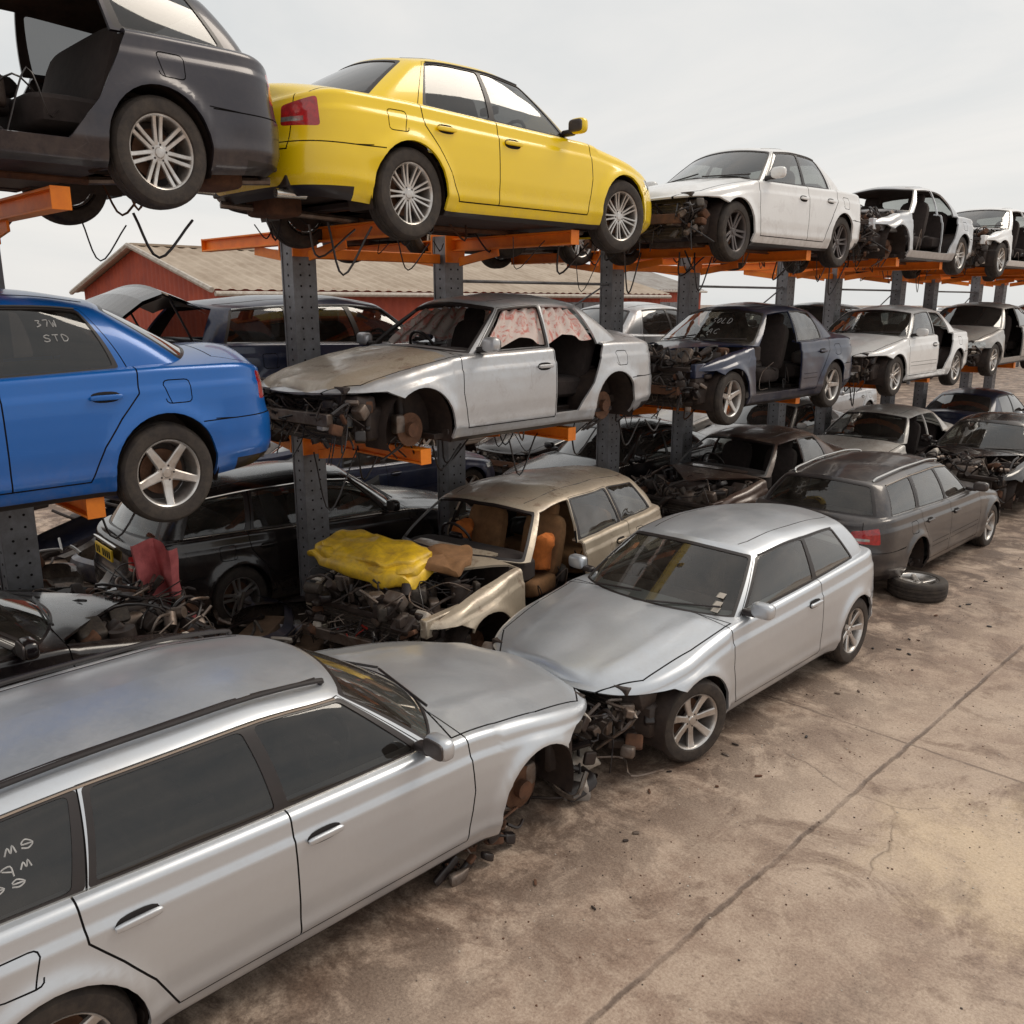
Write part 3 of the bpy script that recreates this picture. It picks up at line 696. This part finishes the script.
    if curtain:
        for s_ in(1,-1):
            nu,nv2=50,8;vs=[];fs=[]
            for i in range(nu+1):
                for j in range(nv2+1):
                    u=.06+.78*i/nu;v=.94-(.72+.10*math.sin(i*.3))*j/nv2;p=gp(1+u,v,-.045+.016*math.sin(i*.9+j*.3)+.02*mnoise.noise(Vector((i*.2,j*.4,0))));vs.append((s_*p.x,p.y-L/2,p.z))
            for i in range(nu):
                for j in range(nv2): k=i*(nv2+1)+j;fs.append((k,k+1,k+nv2+2,k+nv2+1))
            b.add(vs,fs,'curtain')
    if chalk:
        for (txt,u0,v0,du,dv,slant,s_) in chalk:
            u=u0
            for ch in txt:
                for stx in LET[ch]:
                    pts=[gp(u+du*(px+slant*py),v0+dv*py,-.004) for px,py in stx]
                    b.tube([Vector((s_*p.x,p.y-L/2,p.z)) for p in pts],.0032,'chalk',5,4)
                u+=du*1.45
    if tailopen:
        hp=Vector((0,T['rt']-L/2,float(zr(rt))-.01)); Mt=Matrix.Translation(hp)@Matrix.Rotation(R_(17),4,'X')
        tc_='p_black' if col=='p_navy' else col
        vs=[];fs=[];nn_=[(-.0,.0),(.25,.025),(.5,.035),(.53,.0),(.70,-.12),(.85,-.30),(.92,-.48)]
        xs=np.linspace(-.64,.64,11)
        for (yy,zz) in nn_:
            for x in xs: vs.append((x*(1+.14*(yy>.5)),yy,zz-.07*(x/.62)**2))
        nx=len(xs);fm=[]
        for i in range(len(nn_)-1):
            for j in range(nx-1):
                k=i*nx+j; fs.append((k,k+1,k+nx+1,k+nx)); fm.append('glasso' if i<2 and 0<j<nx-2 else tc_)
        for f_,m_ in zip(fs,fm): b.add([vs[q] for q in f_],[(0,1,2,3)],m_,Mt)
        vs2=[(v[0]*.97,v[1]-.02,v[2]-.03) for v in vs]; b.add(vs2,[f[::-1] for f in fs],'trim',Mt)
        for x in(-.55,.55): b.cyl(Mt@Vector((x,.35,-.08)),(x,T['rt']-L/2+.15,.98),.012,'trim',6)
    b.obj('parts',root)
    for s_,fr in((1,'f'),(1,'r'),(-1,'f'),(-1,'r')):
        aw=af if fr=='f' else ar;k=fr+('+' if s_>0 else '-')
        if k in missw:
            h=MB();x=s_*(W-.2)
            h.cyl(sh(x,aw,ZW),sh(x+s_*.02,aw,ZW),.14,'disc',24); h.cyl(sh(x+s_*.02,aw,ZW),sh(x+s_*.07,aw,ZW),.06,'rusty',14); h.rbox(sh(x-s_*.02,aw-.1,ZW+.05),(.09,.10,.16),'steel')
            h.cyl(sh(x-s_*.1,aw,ZW),sh(x-s_*.18,aw+.03,ZW+.38),.045,'dark',10); h.cyl(sh(x-s_*.05,aw,ZW-.06),sh(x-s_*.35,aw+.1,ZW-.08),.03,'rusty',8)
            for _ in range(5): h.tube([sh(x,aw+rng.uniform(-.1,.1),ZW),sh(x-s_*.05,aw+rng.uniform(-.2,.2),ZW-.12),sh(x-s_*.1,aw+rng.uniform(-.25,.25),ZW-.25)],.008,'trim',5,4)
            h.obj('hub',root);continue
        o=bpy.data.objects.new('wheel',WH[wheels]);sc.collection.objects.link(o);o.parent=root
        o.location=(s_*(W-.110),aw-L/2,ZW-droop); o.rotation_euler=(rng.random()*6,0,(0 if s_>0 else math.pi)+(steer if fr=='f' else 0))
    return root
def car(name,typ,col,xn,ya,z=0.,face=-1,yaw=0.,**k):
    """xn: world X of near side, ya: world Y of FRONT axle; face -1 nose towards -Y, +1 nose towards +Y"""
    T=TYPES[typ];ls=k.get('ls',1.);off=(T['L']/2-T['af'])*ls
    cy=ya+off if face<0 else ya-off
    return build_car(name,typ,col,(xn-T['W'],cy,z),(0 if face<0 else math.pi)+R_(yaw),**k)
Z2,Z3=1.88,3.78
XR=-5.68
# ---- ground front row
car('silver_station_wagon','wagon','p_silver',-3.32,3.56,0,+1,missw=('f-','f+'),front='strip',rails=2,glassm='glassd',seed=3,dent=.10,sidestrip=False,ls=.98,guts=1.5,chalk=[('em',1.72,.60,.020,.09,.2,-1),('mpe',1.73,.44,.018,.08,.2,-1),('ee',1.74,.30,.02,.08,.2,-1)])
car('silver_hatchback','hatch','p_silver',-3.20,5.12,0,-1,wheels='six',front='strip',seed=5,dent=.08,steer=R_(-14),guts=1.5,sidestrip=False)
car('grey_station_wagon','wagon','p_graphite',-3.68,13.05,-.03,+1,ls=.93,hs=.98,missw=('r-',),seed=7,rails=1,wheels='five',rg=True,dent=.15)
car('black_stripped_sedan','sedan','p_black',-3.85,15.1,0,-1,front='strip',hood=False,missw=('f+',),seed=9,dent=.5)
car('silver_sedan','sedan','p_silver',-3.8,20.0,0,-1,front='nobumper',seed=10,dent=.1,far=True)
# ---- ground under rack
car('black_stripped_hatchback','hatch','p_black',-5.75,2.20,.22,+1,front='strip',hood=False,seed=11,dent=.2,guts=1.7)
car('gold_stripped_station_wagon','wagon','p_gold',-5.42,4.78,.02,-1,yaw=9,ls=.93,front='strip',hood=False,ws=False,nodoors='f',seed=13,dent=1.1,seatm='tanfab',missw=('f+','f-'),guts=2.0)
car('maroon_stripped_sedan','sedan','p_maroon',-5.8,10.2,.05,-1,front='strip',hood=False,ws=False,nodoors='f',seed=15,dent=.9,missw=('f+',))
car('white_stripped_sedan','sedan','p_whitedirty',-5.8,14.9,.0,-1,front='strip',nodoors='fr',seed=17,dent=.5,rg=True)
car('blue_sedan','sedan','p_navy',-5.8,23.2,.0,+1,seed=18,dent=.1,far=True)
# ---- behind rack, ground
car('black_station_wagon','wagon','p_black',-7.95,6.8,0,+1,yaw=-4,ls=.93,seed=21,plate='plate_y',wheels='five2',hs=1.04)
car('black_sedan','sedan','p_black',-8.0,9.9,0,-1,seed=22,front='strip',far=True)
car('grey_sedan','sedan','p_greybrown',-8.0,15.0,0,-1,seed=23,dent=.5,far=True)
# ---- second tier
car('blue_sedan','sedan','p_blue',XR,-.20,Z2,-1,wheels='five',seed=31,droop=.03,hs=1.06,glassm='glassd',sidestrip=False,chalk=[('37W',1.645,.66,.020,.09,.2,1),('STD',1.645,.46,.022,.09,.2,1)])
car('silver_stripped_sedan','sedan','p_silver2',XR,4.62,Z2+.04,-1,front='strip',nodoors='r',nowin='f',ws=False,missw=('f+','r+','f-'),seed=33,dent=.5,curtain=True,hoodcol='p_gold',guts=2.0,ls=.965,hs=1.03,sidestrip=False)
car('dark_blue_stripped_sedan','sedan','p_navy',XR,9.45,Z2-.05,-1,front='strip',hood=False,nodoors='f',seed=35,dent=.8,wheels='five',guts=1.9,hs=1.03,chalk=[('SOLD',.05,.55,.075,.14,.1,1),('AC',.15,.25,.08,.13,.1,1)])
car('white_stripped_sedan','sedan','p_white',XR,14.3,Z2-.05,-1,front='strip',nodoors='r',seed=37,dent=.4,wheels='five2')
car('grey_stripped_sedan','sedan','p_greybrown',XR,19.0,Z2,-1,front='nobumper',nodoors='f',seed=39,dent=.4,wheels='five2',far=True)
car('white_sedan','sedan','p_whitedirty',XR,23.8,Z2,-1,seed=40,front='nobumper',far=True)
# ---- third tier
car('dark_grey_station_wagon','wagon','p_darkgrey',XR+.08,-.10,Z3+.10,-1,ls=.935,hs=1.03,wheels='seven',nodoors='fr',seed=41,droop=.01,glassm='glassd')
car('yellow_sedan','sedan','p_yellow',XR,7.22,Z3,+1,wheels='multi',seed=43,hs=1.08,glassm='glassd',steer=R_(-8),sidestrip=False)
car('white_sedan','sedan','p_white',XR,9.33,Z3-.02,-1,front='strip',wheels='dark',seed=45,hs=1.05,guts=1.7,sidestrip=False)
car('silver_stripped_sedan','sedan','p_silver2',XR,13.9,Z3-.02,-1,front='strip',hood=False,nodoors='fr',ws=False,seed=47,dent=1.0,missw=('f+',),wheels='five2',guts=1.6)
car('white_stripped_sedan','sedan','p_white',XR,18.7,Z3-.02,-1,front='strip',nodoors='fr',hood=False,seed=49,dent=.6,wheels='five2')
car('white_stripped_hatchback','hatch','p_whitedirty',XR,23.4,Z3,-1,seed=50,far=True,nodoors='f',front='strip')
# ---- back side of rack
car('dark_blue_station_wagon','wagon','p_navy',-7.95,7.3,Z2+.05,+1,ls=.93,tailopen=True,seed=51,droop=.03,glassm='glassd')
car('grey_hatchback','hatch','p_greybrown',-8.0,9.3,Z3,+1,seed=53,wheels='five2',far=True)
car('grey_sedan','sedan','p_silver2',-8.0,13.3,Z2,+1,seed=54,far=True)
car('dark_grey_hatchback','hatch','p_graphite',-8.0,16.2,Z2,-1,seed=56,far=True)
car('white_station_wagon','wagon','p_white',-8.0,19.6,Z3+.05,+1,ls=.93,hs=1.05,tailopen=True,seed=55,far=True)
# ------------------------------------------------------------------ rack
def rack():
    root=empty('car_storage_rack'); b=MB(); ys=[-2.8,.1,2.0,4.75,6.65,9.55,11.35,14.25,16.05,19.0,20.8,23.7,25.5]
    X=-7.68
    for y in ys:
        b.box((X-.095,y,2.0),(.02,.26,4.0),'galv'); b.box((X+.095,y,2.0),(.02,.26,4.0),'galv'); b.box((X,y-.11,2.0),(.168,.02,4.0),'galv')
        b.box((X,y,.02),(.5,.5,.03),'galv')
        for k in range(38):
            z=.15+k*.1
            for dy in(-.05,.05): b.cyl((X+.1045,y+dy,z),(X+.107,y+dy,z),.011,'gap',8)
            b.cyl((X,y-.119,z),(X,y-.1225,z),.012,'gap',8)
        for zt in(Z2+.19,Z3+.19):
            for s_ in(1,-1):
                x0=X+s_*.11;x1=X+s_*1.86; c=((x0+x1)/2,y,zt-.07)
                b.box((c[0],y,zt-.008),(abs(x1-x0),.11,.016),'orange'); b.box((c[0],y,zt-.122),(abs(x1-x0),.11,.016),'orange'); b.box((c[0],y,zt-.065),(abs(x1-x0),.014,.10),'orange')
                b.box((x1,y,zt-.065),(.012,.115,.135),'orange'); b.box((x0+s_*.01,y,zt-.10),(.02,.27,.30),'orange')
                b.box((X+s_*.5,y,zt-.20),(.62,.02,.09),'orange',Matrix.Rotation(s_*R_(-8),3,'Y'))
    for a,c in zip(ys[:-1],ys[1:]):
        for z in(Z2-.02,Z3-.02):
            if c-a<2.5: b.box((X,(a+c)/2,z),(.07,c-a-.27,.10),'orange')
        if c-a>2.5 and a>4: b.cyl((X,a+.13,Z2+.5),(X,c-.13,Z3-.25),.012,'galv',8); b.cyl((X+.03,a+.13,Z3-.25),(X+.03,c-.13,Z3-.25),.018,'galv',8)
    r=random.Random(12)
    for _ in range(60):
        y=r.uniform(.5,18);zt=r.choice((Z2,Z3))+.12;x=r.uniform(-7.4,-6.0);d=r.uniform(.15,.5)
        b.tube([(x,y,zt),(x+r.uniform(-.1,.1),y+d*.3,zt-d*r.uniform(.4,1.2)),(x+r.uniform(-.1,.1),y+d,zt-.02)],r.uniform(.004,.011),'trim',5,5)
    b.obj('frame',root)
rack()
# ------------------------------------------------------------------ junk objects
def obj(name,b,loc=(0,0,0),rot=(0,0,0)):
    o=b.obj(name);o.location=loc;o.rotation_euler=rot;return o
b=MB()
for k in range(3):
    b.rbox((.02*k,.0,.03+.03*k),(1.30-.12*k,.66-.08*k,.15),'yellowpanel',Matrix.Rotation(.07*k,3,'Z'),e=.5,nu=48,nv=16,wob=.06,seed=k*3)
b.rbox((.62,.28,.06),(.5,.45,.10),'tanfab',Matrix.Rotation(.4,3,'Z'),e=.5,nu=30,nv=12,wob=.06,seed=3)
obj('yellow_bumper_foam',b,(-6.40,4.58,.99),(R_(8),R_(4),R_(9)))
b=MB()
nu,nv=16,30;vs=[];fs=[]
for i in range(nu+1):
    for j in range(nv+1):
        u=i/nu;v=j/nv;w=.15+.13*abs(v-.35)
        vs.append((.07*math.sin(u*9+v*2)+.05*math.sin(v*7)+.08*mnoise.noise(Vector((u*4,v*5,0))),(u-.5)*2*w+.12*v,1.02-1.1*v+.03*math.sin(u*5)))
for i in range(nu):
    for j in range(nv): k=i*(nv+1)+j;fs.append((k,k+1,k+nv+2,k+nv+1))
b.add(vs,fs,'pink'); obj('crumpled_pink_cloth',b,(-7.25,2.95,.30),(0,R_(4),R_(-40)))
o=bpy.data.objects.new('loose_wheel',WH['five']);sc.collection.objects.link(o);o.location=(-3.55,10.15,.108);o.rotation_euler=(0,R_(-90),.3)
def pile(name,c,sz,n,seed,bump_=.35):
    r=random.Random(seed);b=MB()
    for _ in range(n):
        p=(r.uniform(-sz[0],sz[0]),r.uniform(-sz[1],sz[1]),r.uniform(.05,sz[2]))
        q=Matrix.Rotation(r.uniform(-.4,.4),3,'X')@Matrix.Rotation(r.uniform(-3,3),3,'Z')
        m=r.choice(['dark','trim','p_black','steel','rusty','p_greybrown','dark','rad','white_pl' if r.random()<.4 else 'trim'])
        if r.random()<bump_:
            L=r.uniform(.5,.85);vs=[];fs=[]
            for i in range(15):
                t=-1+2*i/14
                for (h,d) in((-.14,.03),(-.1,-.03),(.0,-.06),(.1,-.03),(.14,.05)): vs.append((t*L,.28*t*t*t*t+d,h))
            for i in range(14):
                for k in range(4): a=i*5+k;fs.append((a,a+1,a+6,a+5))
            b.add(vs,fs,r.choice(['p_black','p_silver2','p_navy','trim','p_darkgrey','p_black']),Matrix.Translation(p)@q.to_4x4())
        elif r.random()<.6: b.rbox(p,(r.uniform(.08,.4),r.uniform(.08,.3),r.uniform(.04,.16)),m,q,e=.35,wob=.05,seed=r.random()*9)
        else: 
            pp=[Vector(p)];
            for k in range(3): pp.append(pp[-1]+Vector((r.uniform(-.3,.3),r.uniform(-.3,.3),r.uniform(-.12,.12))))
            b.tube(pp,r.uniform(.008,.025),m,6,4)
    return obj(name,b,c)
pile('scrap_parts_pile',(-8.9,1.0,0),(1.2,1.5,1.15),150,1)
pile('scrap_parts_pile',(-6.5,3.25,0),(.5,.25,.4),36,2,.1)
pile('scrap_parts_pile',(-7.5,4.2,0),(.4,.4,.3),24,3,.1)
pile('scrap_parts_pile',(-6.6,9.0,0),(.7,.5,.5),50,4)
pile('scrap_parts_pile',(-11.5,4.5,0),(1.5,2.5,1.0),110,8)
pile('scrap_parts_pile',(-8.9,4.0,Z2+.25),(.7,.3,.2),12,6)
pile('fallen_engine_parts',(-3.85,4.30,0),(.30,.20,.22),40,5,0)
r=random.Random(44);b=MB()   # torn sill / arch scraps below the wagon's front wing
for _ in range(26):
    p=Vector((r.uniform(-.14,.02),r.uniform(-.25,.35),r.uniform(.02,.26)))
    if r.random()<.5: b.tube([p,p+Vector((r.uniform(-.03,.08),r.uniform(-.12,.12),-r.uniform(.02,.12))),p+Vector((r.uniform(-.02,.10),r.uniform(-.2,.2),-r.uniform(0,.06)))],r.uniform(.005,.014),r.choice(['trim','rusty','steel']),5,4)
    else: b.rbox(p,(r.uniform(.02,.06),r.uniform(.05,.2),r.uniform(.03,.09)),r.choice(['rusty','dark','trim','steel']),Matrix.Rotation(r.uniform(-.6,.6),3,'X'),e=.4,wob=.04,seed=r.random()*5)
obj('torn_sill_scraps',b,(-3.42,3.12,.02))
b=MB(); b.box((0,0,.17),(.35,1.5,.34),'timber'); b.box((.5,.1,.12),(.3,1.3,.24),'timber'); obj('timber_block',b,(-6.9,3.5,0),(0,0,R_(40)))
r=random.Random(4);b=MB()
for _ in range(1800):
    x=-3.2+abs(r.gauss(0,1.2)) if r.random()<.6 else r.uniform(-3.2,3);y=r.uniform(1,18);s=r.uniform(.002,.008)
    b.rbox((x,y,s*.4),(s*2,s*1.6,s),r.choice(['rusty','steel','white_pl','white_pl','dark']),e=.8,nu=5,nv=3)
for _ in range(45):
    x=-3.3+abs(r.gauss(0,.4));y=r.uniform(3.0,14); b.rbox((x,y,.008),(r.uniform(.02,.07),r.uniform(.01,.03),.012),r.choice(['dark','rusty','trim','steel']),Matrix.Rotation(r.uniform(0,3),3,'Z'),e=.6,nu=8,nv=4)
b.obj('gravel_debris')
# ------------------------------------------------------------------ ground
def ground():
    m,n,o=nt('concrete'); g=nd(n,'ShaderNodeNewGeometry');p=g.outputs['Position']
    b=nd(n,'ShaderNodeBsdfPrincipled');n.links.new(b.outputs[0],o.inputs[0])
    sep=nd(n,'ShaderNodeSeparateXYZ');n.links.new(p,sep.inputs[0])
    big=ramp(n,noise_node(n,p,.5,8,.65,.4),[(.40,0.),(.60,1.)])
    c=mix(n,big,(.34,.250,.198),(.49,.395,.325))
    med=ramp(n,noise_node(n,p,2.9,10,.78,.5),[(.44,0.),(.58,1.)])
    c=mix(n,math_(n,'MULTIPLY',med,.5),c,(.60,.50,.42))
    st=ramp(n,noise_node(n,p,1.3,10,.75,.6),[(.52,0.),(.62,1.)])
    c=mix(n,math_(n,'MULTIPLY',st,.60),c,(.16,.100,.072))
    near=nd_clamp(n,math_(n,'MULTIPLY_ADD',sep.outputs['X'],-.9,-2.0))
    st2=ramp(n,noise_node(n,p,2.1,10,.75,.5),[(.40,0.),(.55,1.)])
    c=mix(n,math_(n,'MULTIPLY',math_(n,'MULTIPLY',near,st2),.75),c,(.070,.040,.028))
    for xc in(-1.35,.25):
        v=math_(n,'ABSOLUTE',math_(n,'ADD',math_(n,'MULTIPLY_ADD',noise_node(n,p,.35,2,.5),.7,-.35-xc),sep.outputs['X']))
        tk=math_(n,'MULTIPLY',ramp(n,v,[(.07,1.),(.15,0.)]),ramp(n,noise_node(n,p,1.8,6,.75),[(.45,0.),(.6,1.)]))
        c=mix(n,math_(n,'MULTIPLY',tk,.38),c,(.14,.10,.08))
    vd=nd(n,'ShaderNodeVectorMath',operation='DISTANCE');n.links.new(p,vd.inputs[0]);vd.inputs[1].default_value=(-1.2,5.4,0)
    w=math_(n,'MULTIPLY_ADD',noise_node(n,p,2.6,9,.75,.4),2.0,vd.outputs['Value'])
    pf=ramp(n,math_(n,'MULTIPLY',w,.5),[(.62,1.),(.98,0.)])
    c=mix(n,math_(n,'MULTIPLY',pf,.65),c,(.72,.59,.44))
    sp=ramp(n,noise_node(n,p,60,5,.85),[(.30,0.),(.72,1.)])
    c=mix(n,.85,c,mix(n,sp,(.04,.03,.025),(.76,.70,.63)),'SOFT_LIGHT')
    sp2=ramp(n,noise_node(n,p,16,8,.85,.3),[(.57,0.),(.62,1.)])
    c=mix(n,math_(n,'MULTIPLY',sp2,.42),c,(.15,.10,.072))
    wob=math_(n,'MULTIPLY_ADD',noise_node(n,p,3.,7,.75),.07,-.035)
    def joint(coord,period,off,wd_):
        v=math_(n,'ADD',math_(n,'ADD',coord,wob),off)
        v=math_(n,'DIVIDE',v,period);v=math_(n,'SUBTRACT',v,math_(n,'ROUND',v));v=math_(n,'ABSOLUTE',math_(n,'MULTIPLY',v,period))
        return ramp(n,math_(n,'MULTIPLY',v,10),[(wd_*10*.4,1.),(wd_*10,0.)])
    jm=ramp(n,noise_node(n,p,1.7,6,.7),[(.40,.45),(.55,1.)])
    j=math_(n,'MULTIPLY',math_(n,'MAXIMUM',joint(sep.outputs['X'],4.2,2.2,.022),math_(n,'MULTIPLY',joint(sep.outputs['Y'],5.2,-1.3,.016),.75)),jm)
    vo=nd(n,'ShaderNodeTexVoronoi',feature='DISTANCE_TO_EDGE');vo.inputs['Scale'].default_value=.55
    wv=nd(n,'ShaderNodeMix',data_type='VECTOR'); 
    nz=nd(n,'ShaderNodeTexNoise');nz.inputs['Scale'].default_value=2.5;nz.inputs['Detail'].default_value=6;n.links.new(p,nz.inputs['Vector'])
    wv.inputs[0].default_value=.22;n.links.new(p,wv.inputs[4]);n.links.new(nz.outputs['Color'],wv.inputs[5]);n.links.new(wv.outputs[1],vo.inputs['Vector'])
    cr=math_(n,'MULTIPLY',ramp(n,vo.outputs['Distance'],[(.0,1.),(.006,0.)]),ramp(n,noise_node(n,p,.5,3),[(.5,0.),(.56,1.)]))
    j=math_(n,'MAXIMUM',j,math_(n,'MULTIPLY',cr,.6))
    c=mix(n,math_(n,'MULTIPLY',j,.75),c,(.075,.048,.036))
    n.links.new(c,b.inputs['Base Color'])
    n.links.new(math_(n,'MULTIPLY_ADD',med,.25,.55),b.inputs['Roughness'])
    h=math_(n,'SUBTRACT',math_(n,'MULTIPLY_ADD',noise_node(n,p,40,6,.8),.6,noise_node(n,p,5,6,.6)),math_(n,'MULTIPLY',j,1.2))
    n.links.new(bump(n,h,.6,.012),b.inputs['Normal'])
    me=bpy.data.meshes.new('ground');S=900;me.from_pydata([(-S,-S,0),(S,-S,0),(S,S,0),(-S,S,0)],[],[(0,1,2,3)]);me.materials.append(m)
    o=bpy.data.objects.new('ground',me);sc.collection.objects.link(o)
ground()
# ------------------------------------------------------------------ sheds
def corr(name,c1,c2):
    m,n,o=nt(name);g=nd(n,'ShaderNodeNewGeometry');p=g.outputs['Position'];b=nd(n,'ShaderNodeBsdfPrincipled');n.links.new(b.outputs[0],o.inputs[0])
    f=ramp(n,noise_node(n,p,.9,8,.7,.4),[(.35,0.),(.7,1.)]);n.links.new(mix(n,f,c1,c2),b.inputs['Base Color']);b.inputs['Roughness'].default_value=.75
corr('redwall',(.45,.08,.035),(.28,.05,.03));corr('roofsheet',(.44,.36,.28),(.28,.21,.15));corr('greyroof',(.34,.32,.30),(.22,.19,.17))
def shed(name,x0,x1,y0,y1,ze,zrg,wall='redwall',roof='roofsheet'):
    root=empty(name);b=MB();xm=(x0+x1)/2
    def corrug(P0,P1,up,n,amp,mat):
        P0,P1,up=Vector(P0),Vector(P1),Vector(up);d=P1-P0;nrm=d.cross(up).normalized();vs=[];fs=[]
        for i in range(n+1):
            w=[0,1,1,0][i%4]*amp; q=P0+d*(i/n)+nrm*w; vs+= [q,q+up]
        for i in range(n): fs.append((2*i,2*i+2,2*i+3,2*i+1))
        b.add(vs,fs,mat)
    corrug((x1,y0,0),(x1,y1,0),(0,0,ze),int((y1-y0)*12),.03,wall); corrug((x0,y0,0),(x0,y1,0),(0,0,ze),int((y1-y0)*12),.03,wall)
    for y in(y0,y1):
        N=int((x1-x0)*12);vs=[];fs=[]
        for i in range(N+1):
            x=x0+(x1-x0)*i/N;zt=ze+(zrg-ze)*(1-abs(x-xm)/((x1-x0)/2)); w=[0,1,1,0][i%4]*.03*(-1 if y==y0 else 1); vs+=[(x,y+w,0),(x,y+w,zt)]
        for i in range(N): fs.append((2*i,2*i+2,2*i+3,2*i+1))
        b.add(vs,fs,wall)
    ov=.35;sl=(zrg-ze)/((x1-x0)/2)
    corrug((x1+ov,y0-ov,ze-ov*sl),(x1+ov,y1+ov,ze-ov*sl),(xm-x1-ov,0,zrg-ze+ov*sl),int((y1-y0)*9),.04,roof)
    corrug((x0-ov,y1+ov,ze-ov*sl),(x0-ov,y0-ov,ze-ov*sl),(xm-x0+ov,0,zrg-ze+ov*sl),int((y1-y0)*9),.04,roof)
    b.box((xm,(y0+y1)/2,zrg+.03),(.4,y1-y0+.7,.08),roof); b.cyl((x1+ov+.07,y0-.3,ze-.2),(x1+ov+.07,y1+.3,ze-.2),.08,'white_pl',8)
    for s_ in(1,-1):
        b.cyl((xm,y0-ov-.02,zrg),(xm+s_*((x1-x0)/2+ov),y0-ov-.02,ze-ov*sl),.09,'white_pl',6)
    k=y0+3
    while k<y1-3:
        b.box((x1+.06,k,1.7),(.08,2.6,3.2),'galv');b.box((x1+.11,k,1.7),(.02,.06,3.1),'dark'); k+=7
    b.obj('structure',root)
shed('corrugated_metal_shed',-37,-26,13.2,36,3.75,5.2)
shed('corrugated_metal_shed',-60,-46,34,70,4.4,6.4,'redwall','greyroof')
farsrc=[o for o in sc.objects if o.parent is None and o.name.split('.')[0] in('white_sedan','grey_sedan','black_sedan','silver_sedan','blue_sedan','grey_hatchback','dark_grey_hatchback')]
farsrc=[o for o in farsrc if any('glasso' in [m.name for m in c.data.materials] for c in o.children if c.type=='MESH')]
def dup(root,loc,rz,name):
    e=empty(name,loc,rz);e.scale=root.scale
    for c in list(root.children):
        q=bpy.data.objects.new(c.name.split('.')[0],c.data);sc.collection.objects.link(q);q.parent=e;q.location=c.location;q.rotation_euler=c.rotation_euler
rr=random.Random(8)
dark=[o for o in farsrc if o.name.split('.')[0] in('black_sedan','grey_sedan','blue_sedan','dark_grey_hatchback')]
for k in range(4):
    s=dark[k%len(dark)];dup(s,(-11.3+rr.uniform(-.2,.2),8.2+k*4.9,0),rr.choice((0,math.pi)),s.name.split('.')[0])
for k in range(8):
    s=rr.choice(farsrc);dup(s,(-15.5+rr.uniform(-.3,.3),8+k*5.2+rr.uniform(-.3,.3),0),rr.choice((0,math.pi))+rr.uniform(-.05,.05),s.name.split('.')[0])
for k in range(8):
    s=rr.choice(farsrc);dup(s,(-15.5,15+k*5.4,1.6),rr.choice((0,math.pi)),s.name.split('.')[0])
for k in range(9):
    s=rr.choice(farsrc);dup(s,(-20-k*.4,38+k*5.3,1.6),rr.choice((0,math.pi)),s.name.split('.')[0])
bb=MB()
for (X0,Y0,N,sx_) in((-15.5,15,8,0),(-20,38,9,-.4)):
  for k in range(N):
    for dy in(-.8,.9): 
        bb.box((X0+sx_*k,Y0+k*5.35+dy,1.72),(2.4,.1,.12),'orange')
        for s_ in(-1,1): bb.box((X0+sx_*k+s_*1.2,Y0+k*5.35+dy,.9),(.12,.12,1.8),'galv')
bb.obj('low_car_rack')
# ------------------------------------------------------------------ world, sun, camera
AZ,EL=22,50
w=bpy.data.worlds.new('World');sc.world=w;w.use_nodes=True;n=w.node_tree;n.nodes.clear()
out=nd(n,'ShaderNodeOutputWorld');bg=nd(n,'ShaderNodeBackground');n.links.new(bg.outputs[0],out.inputs[0]);bg.inputs[1].default_value=.1
sky=nd(n,'ShaderNodeTexSky',sky_type='NISHITA');sky.sun_disc=False;sky.sun_elevation=R_(EL);sky.sun_rotation=R_(AZ);sky.dust_density=3
tc=nd(n,'ShaderNodeTexCoord');mp=nd(n,'ShaderNodeMapping');mp.inputs['Scale'].default_value=(1,1,3.5);n.links.new(tc.outputs['Generated'],mp.inputs[0])
f=ramp(n,noise_node(n,mp.outputs[0],1.6,6,.55,.6),[(.28,0.),(.75,1.)])
cl=mix(n,f,(6.8,7.1,7.2),(9.8,9.4,8.9))
n.links.new(mix(n,.93,sky.outputs[0],cl),bg.inputs[0])
sd=bpy.data.lights.new('sun','SUN');sd.energy=1.5;sd.angle=R_(28);sd.color=(1,.90,.77);so=bpy.data.objects.new('sun',sd);sc.collection.objects.link(so)
d=Vector((math.sin(R_(AZ))*math.cos(R_(EL)),math.cos(R_(AZ))*math.cos(R_(EL)),math.sin(R_(EL))))
so.rotation_euler=d.to_track_quat('Z','Y').to_euler()
cam=bpy.data.cameras.new('camera');co=bpy.data.objects.new('camera',cam);sc.collection.objects.link(co);sc.camera=co
cam.lens=30.9;cam.sensor_width=36;cam.clip_end=3000;cam.clip_start=.05;co.location=(0,0,3.3);co.rotation_euler=(R_(90-13.43),0,R_(45.1))
